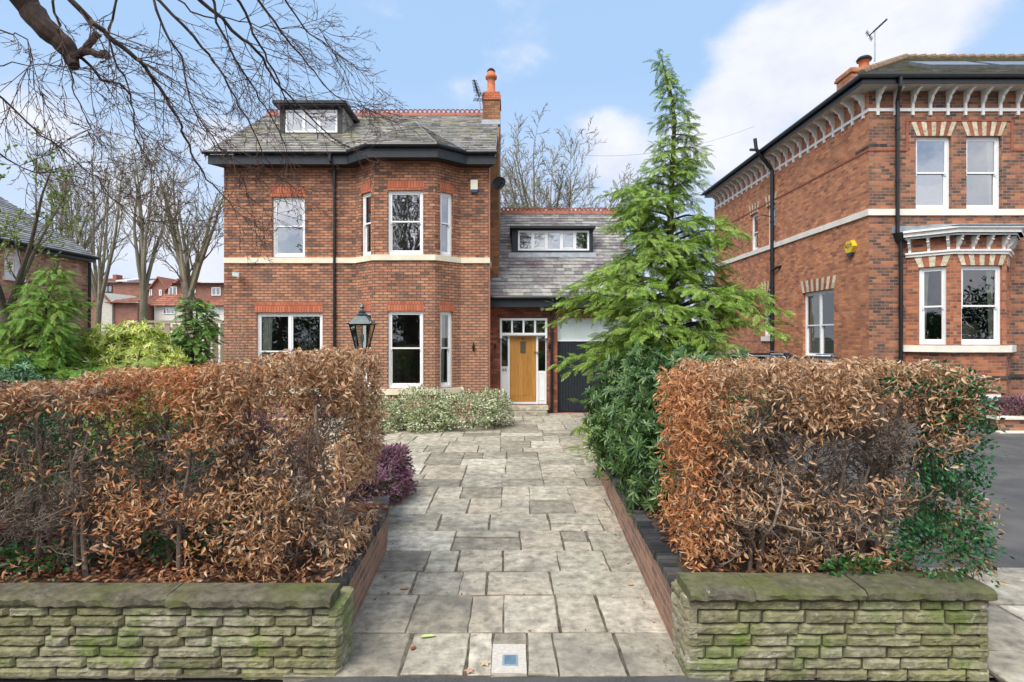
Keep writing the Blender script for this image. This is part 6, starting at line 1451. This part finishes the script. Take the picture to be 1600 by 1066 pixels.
# wall hooks and door lamps
def hook(px, py, d, lab, h=.14):
    x, z = X(px, d), Z(py, d); o = thing('wall_lamp', (x, d, z), lab, 'wall lamp'); m = MB(); m.lathe([(.0, -h), (.03, -h), (.035, 0), (.03, h * .4), (.012, h), (0, h)], (x, d - .07, z), 8); m.build('shade', M['iron'], o)
    m = MB(); m.box(x - .03, x + .03, d - .02, d, z - .05, z + .05); m.tube([(x, d, z), (x, d - .07, z + .02)], .012, 5); m.build('bracket', M['iron'], o)
hook(740, 542, 17.4, 'slim black wall lamp on the brick strip between bay and porch', .15)
hook(774, 541, 18.5, 'small black wall lamp left of the oak front door', .07); hook(858, 540, 18.5, 'black wall lamp right of the oak front door beside the downpipe', .12); hook(592, 580, 16.74, 'small black outside fitting below the left side of the bay window', .06)
x, z = X(847, 18.4), Z(482, 18.4); o = thing('porch_sensor', (x, 18.45, z), 'small cream sensor under the dark fascia above the front door', 'sensor'); m = MB(); m.box(x - .06, x + .06, 18.4, 18.5, z - .05, z + .04); m.build('case', M['alarm'], o); m = MB(); m.lathe([(.035, 0), (.03, -.03), (0, -.045)], (x, 18.43, z - .05), 8); m.build('lens', M['frost'], o)
# TV aerials
def aerial(lab, base, top, boom0, boom1, ne, el, side, r=.017):
    o = thing('tv_aerial', base, lab, 'aerial'); base, top, b0, b1 = map(np.array, (base, top, boom0, boom1)); m = MB(); m.tube([base, top], r * 1.4, 6); m.build('mast', M['metal'], o)
    m = MB(); m.tube([b0, b1], r * 1.2, 6); m.build('boom', M['iron'], o); side = unit(np.array(side, float)); bd = unit(b1 - b0); v = np.cross(side, bd)
    m = MB()
    for k in range(ne):
        p = b0 + (b1 - b0) * (.3 + .7 * k / (ne - 1)); l = el * (1 - .4 * k / ne); m.tube([p - side * l, p + side * l], r * .7, 4)
        m.tube([p - side * l * .35 + v * .05, p + side * l * .35 - v * .05], r * 1.3, 4)
    for s in (-1, 1):
        for j in range(4): q = b0 + v * s * (.08 + .07 * j) - bd * .0; m.tube([q - side * el * 1.2, q + side * el * 1.2], r * .55, 4)
        m.tube([b0, b0 + v * s * .3], r * .8, 4)
    m.build('elements', M['iron'], o)
d = 20.; aerial('small television aerial beside the tall terracotta chimney pot of the main house', W(751, 172, d), W(748, 143, d), W(748.5, 152, d), W(741, 126, d), 9, .14, (1, .3, .1))
d = 20.3; aerial('large television aerial above the short chimney of the tall right-hand house', W(1367, 96, d), W(1367, 50, d), W(1358, 56, d + .2), W(1385, 31, d - .4), 9, .1, (.3, 1, -.1))
d = 20.3; 
# yellow alarm on the side wall
ya, yz = 16.35, 5.16; o = thing('alarm_box', (10, ya, yz), 'yellow hexagonal alarm box on the side wall of the right-hand house', 'alarm box')
hexa = [(9.88, ya - .22 * math.cos(k * math.pi / 3 + math.pi / 2 * 0), yz + .2 * math.sin(k * math.pi / 3)) for k in range(6)]; m = MB(); m.prism(hexa, (.12, 0, 0)); m.build('case', M['yellow'], o)
m = MB(); m.prism([(9.885, ya - .12, yz - .19), (9.885, ya + .12, yz - .19), (9.885, ya + .07, yz - .27), (9.885, ya - .07, yz - .27)], (.11, 0, 0)); m.build('strobe', M['blue'], o)
textpart('logo', 'ADT', .16, (9.877, ya + .02, yz + .02), (R(90), 0, R(-90)), M['blue'], o)
# telephone wire
m = MB(); a, b = np.array(W(915, 243, 33)), np.array(W(1003, 241, 33))
pw_ = [a + (b - a) * t - UP * .25 * t * (1 - t) for t in np.linspace(-.0, 3, 16)]
m.tube(pw_, .006, 4); tag(m.build('telephone_wire', M['iron'], uv=False), 'thin telephone wire crossing the sky behind the cypress', 'wire')
# timber fence
fd = 17.45; fe = thing('timber_fence', (X(300, fd), fd, 0), 'tall weathered timber fence with gaps between its boards left of the brick house', 'fence')
wood = island_mat('weathered fence board', [(0, (.22, .18, .12)), (1, (.36, .3, .2))], .85, 20., .5); m = MB(); x = X(232, fd)
while x < -9.1:
    m.box(x, x + .17, fd, fd + .025, 0, Z(506, fd) + rng.uniform(-.02, .02)); x += .25
m.build('boards', wood, fe); m = MB()
for z in (.4, 1.5, Z(514, fd)): m.box(X(232, fd), -9.06, fd + .03, fd + .09, z - .05, z + .05)
m.box(X(230, fd), -9.06, fd - .04, fd + .1, Z(506, fd) + .03, Z(501, fd)); m.build('rails', wood, fe)
# cars on the neighbour's drive
def car(lab, x, y, rz, z, paint, H=1.62, Wd=1.82, L=4.4):
    o = thing('parked_car', (x, y, z), lab, 'car', 'cars parked on the neighbouring drive'); c, s = math.cos(rz), math.sin(rz)
    T = lambda p: (x + p[0] * c - p[1] * s, y + p[0] * s + p[1] * c, z + .05 + p[2])     # +y local = rear, -y = bonnet
    def loft(secs, mat, name, par, smooth=True):
        m = MB(); n = len(secs[0]); v = [T(p) for q in secs for p in q]; f = [[i * n + k, i * n + (k + 1) % n, (i + 1) * n + (k + 1) % n, (i + 1) * n + k] for i in range(len(secs) - 1) for k in range(n)]
        m.add(v, f, [list(range(n))[::-1]], [list(range((len(secs) - 1) * n, len(secs) * n))]); return m.build(name, mat, par, smooth=smooth, uv=False)
    def sec(yy, w, z0, z1, r=.12):
        pts = []
        for (cx_, cz_, a0) in ((w - r, z1 - r, 0), (-w + r, z1 - r, 90), (-w + r * .6, z0 + r * .6, 180), (w - r * .6, z0 + r * .6, 270)):
            for k in range(5): a = R(a0 + k * 22.5); rr = r if cz_ > z0 + r else r * .6; pts.append((cx_ + rr * math.cos(a), yy, cz_ + rr * math.sin(a)))
        return pts
    h = Wd / 2; hb = .98
    body = loft([sec(-L / 2, h * .8, .32, .66), sec(-L / 2 + .12, h * .93, .26, .78), sec(-L / 2 + .7, h * .99, .24, .9), sec(-L / 2 + 1.25, h, .24, hb), sec(L / 2 - .5, h, .24, hb + .03), sec(L / 2 - .08, h * .95, .28, hb), sec(L / 2, h * .86, .36, .85)], paint, 'body', o)
    loft([sec(-L / 2 + 1.2, h * .86, hb - .1, hb - .02, .03), sec(-L / 2 + 1.95, h * .74, hb - .1, H - .06, .14), sec(-.1, h * .75, hb - .1, H, .16), sec(L / 2 - .9, h * .74, hb - .1, H - .04, .16), sec(L / 2 - .22, h * .8, hb - .1, hb + .05, .06)], M['carglass'], 'cabin_glass', o)
    loft([sec(-L / 2 + 1.86, h * .73, H - .13, H - .05, .035), sec(-L / 2 + 2.1, h * .755, H - .12, H - .005, .05), sec(-.1, h * .77, H - .12, H + .02, .055), sec(L / 2 - 1.1, h * .76, H - .13, H - .01, .05), sec(L / 2 - .8, h * .73, H - .16, H - .06, .04)], paint, 'roof', o)
    for sx in (-1, 1):
        m = MB(); pil = [(-L / 2 + 1.25, h * .9, hb - .02), (-L / 2 + 1.97, h * .76, H - .07), (-.1, h * .78, H - .04), (L / 2 - .9, h * .76, H - .07), (L / 2 - .3, h * .84, hb + .04)]
        m.tube([T((sx * w, yy, zz_)) for yy, w, zz_ in pil], .028, 6); m.tube([T((sx * h * .86, -.05, hb)), T((sx * h * .775, -.02, H - .06))], .03, 6); m.build('window_frame', paint, o)
        m = MB(); m.tube([T((sx * h * .66, -L / 2 + 2.2, H + .03)), T((sx * h * .68, -.1, H + .07)), T((sx * h * .66, L / 2 - 1.1, H + .04))], .02, 6); m.build('roof_rail', M['chrome'], o)
        m = MB(); m.obox(T((sx * (h + .1), -L / 2 + 1.55, hb)), (c, s, 0), (s, -c, 0), -.1, .1, -.02, .12, -.06, .05); m.build('mirror', paint, o)
        m = MB(); m.obox(T((sx * h * .7, -L / 2 + .1, .62)), (c, s, 0), (s, -c, 0), -.17, .17, -.07, .07, -.05, .05); m.build('headlight', M['frost'], o)
        for yy in (-L / 2 + .85, L / 2 - .85):
            m = MB(); ce = np.array(T((sx * (h - .1), yy, .33))); axd = np.array((c, s, 0.)) * sx; m.tube([ce - axd * .1, ce + axd * .1], .33, 20); w_ = m.build('wheel', M['black'], o); m = MB(); m.tube([ce + axd * .08, ce + axd * .11], .21, 14); m.build('rim', M['chrome'], w_)
    m = MB(); m.obox(T((0, -L / 2 - .005, .5)), (c, s, 0), (s, -c, 0), -.5, .5, -.1, .1, -.02, .02); m.build('grille', M['black'], o)
    return o
M['carglass'] = plain('dark car glass', (.02, .025, .028), .05, 0, .1); M['chrome'] = plain('bright metal', (.6, .62, .64), .2, .9, .1)
pb = plain('black car paint', (.012, .013, .015), .15, 0, .1); bpy.data.materials['black car paint'].node_tree.nodes['Principled BSDF'].inputs['Coat Weight'].default_value = 1.
car('black car with bright roof rails parked beside the soil pipe of the right-hand house', X(1203, 18.2), 18.4, .12, .2, pb, 1.72, 1.9)
car('dark green-grey car nearer the hedge, its windscreen just showing beside the side window', 7.75, 14.6, -.15, .2, plain('dark green grey paint', (.03, .04, .04), .2), 1.74, 1.8, 4.3)
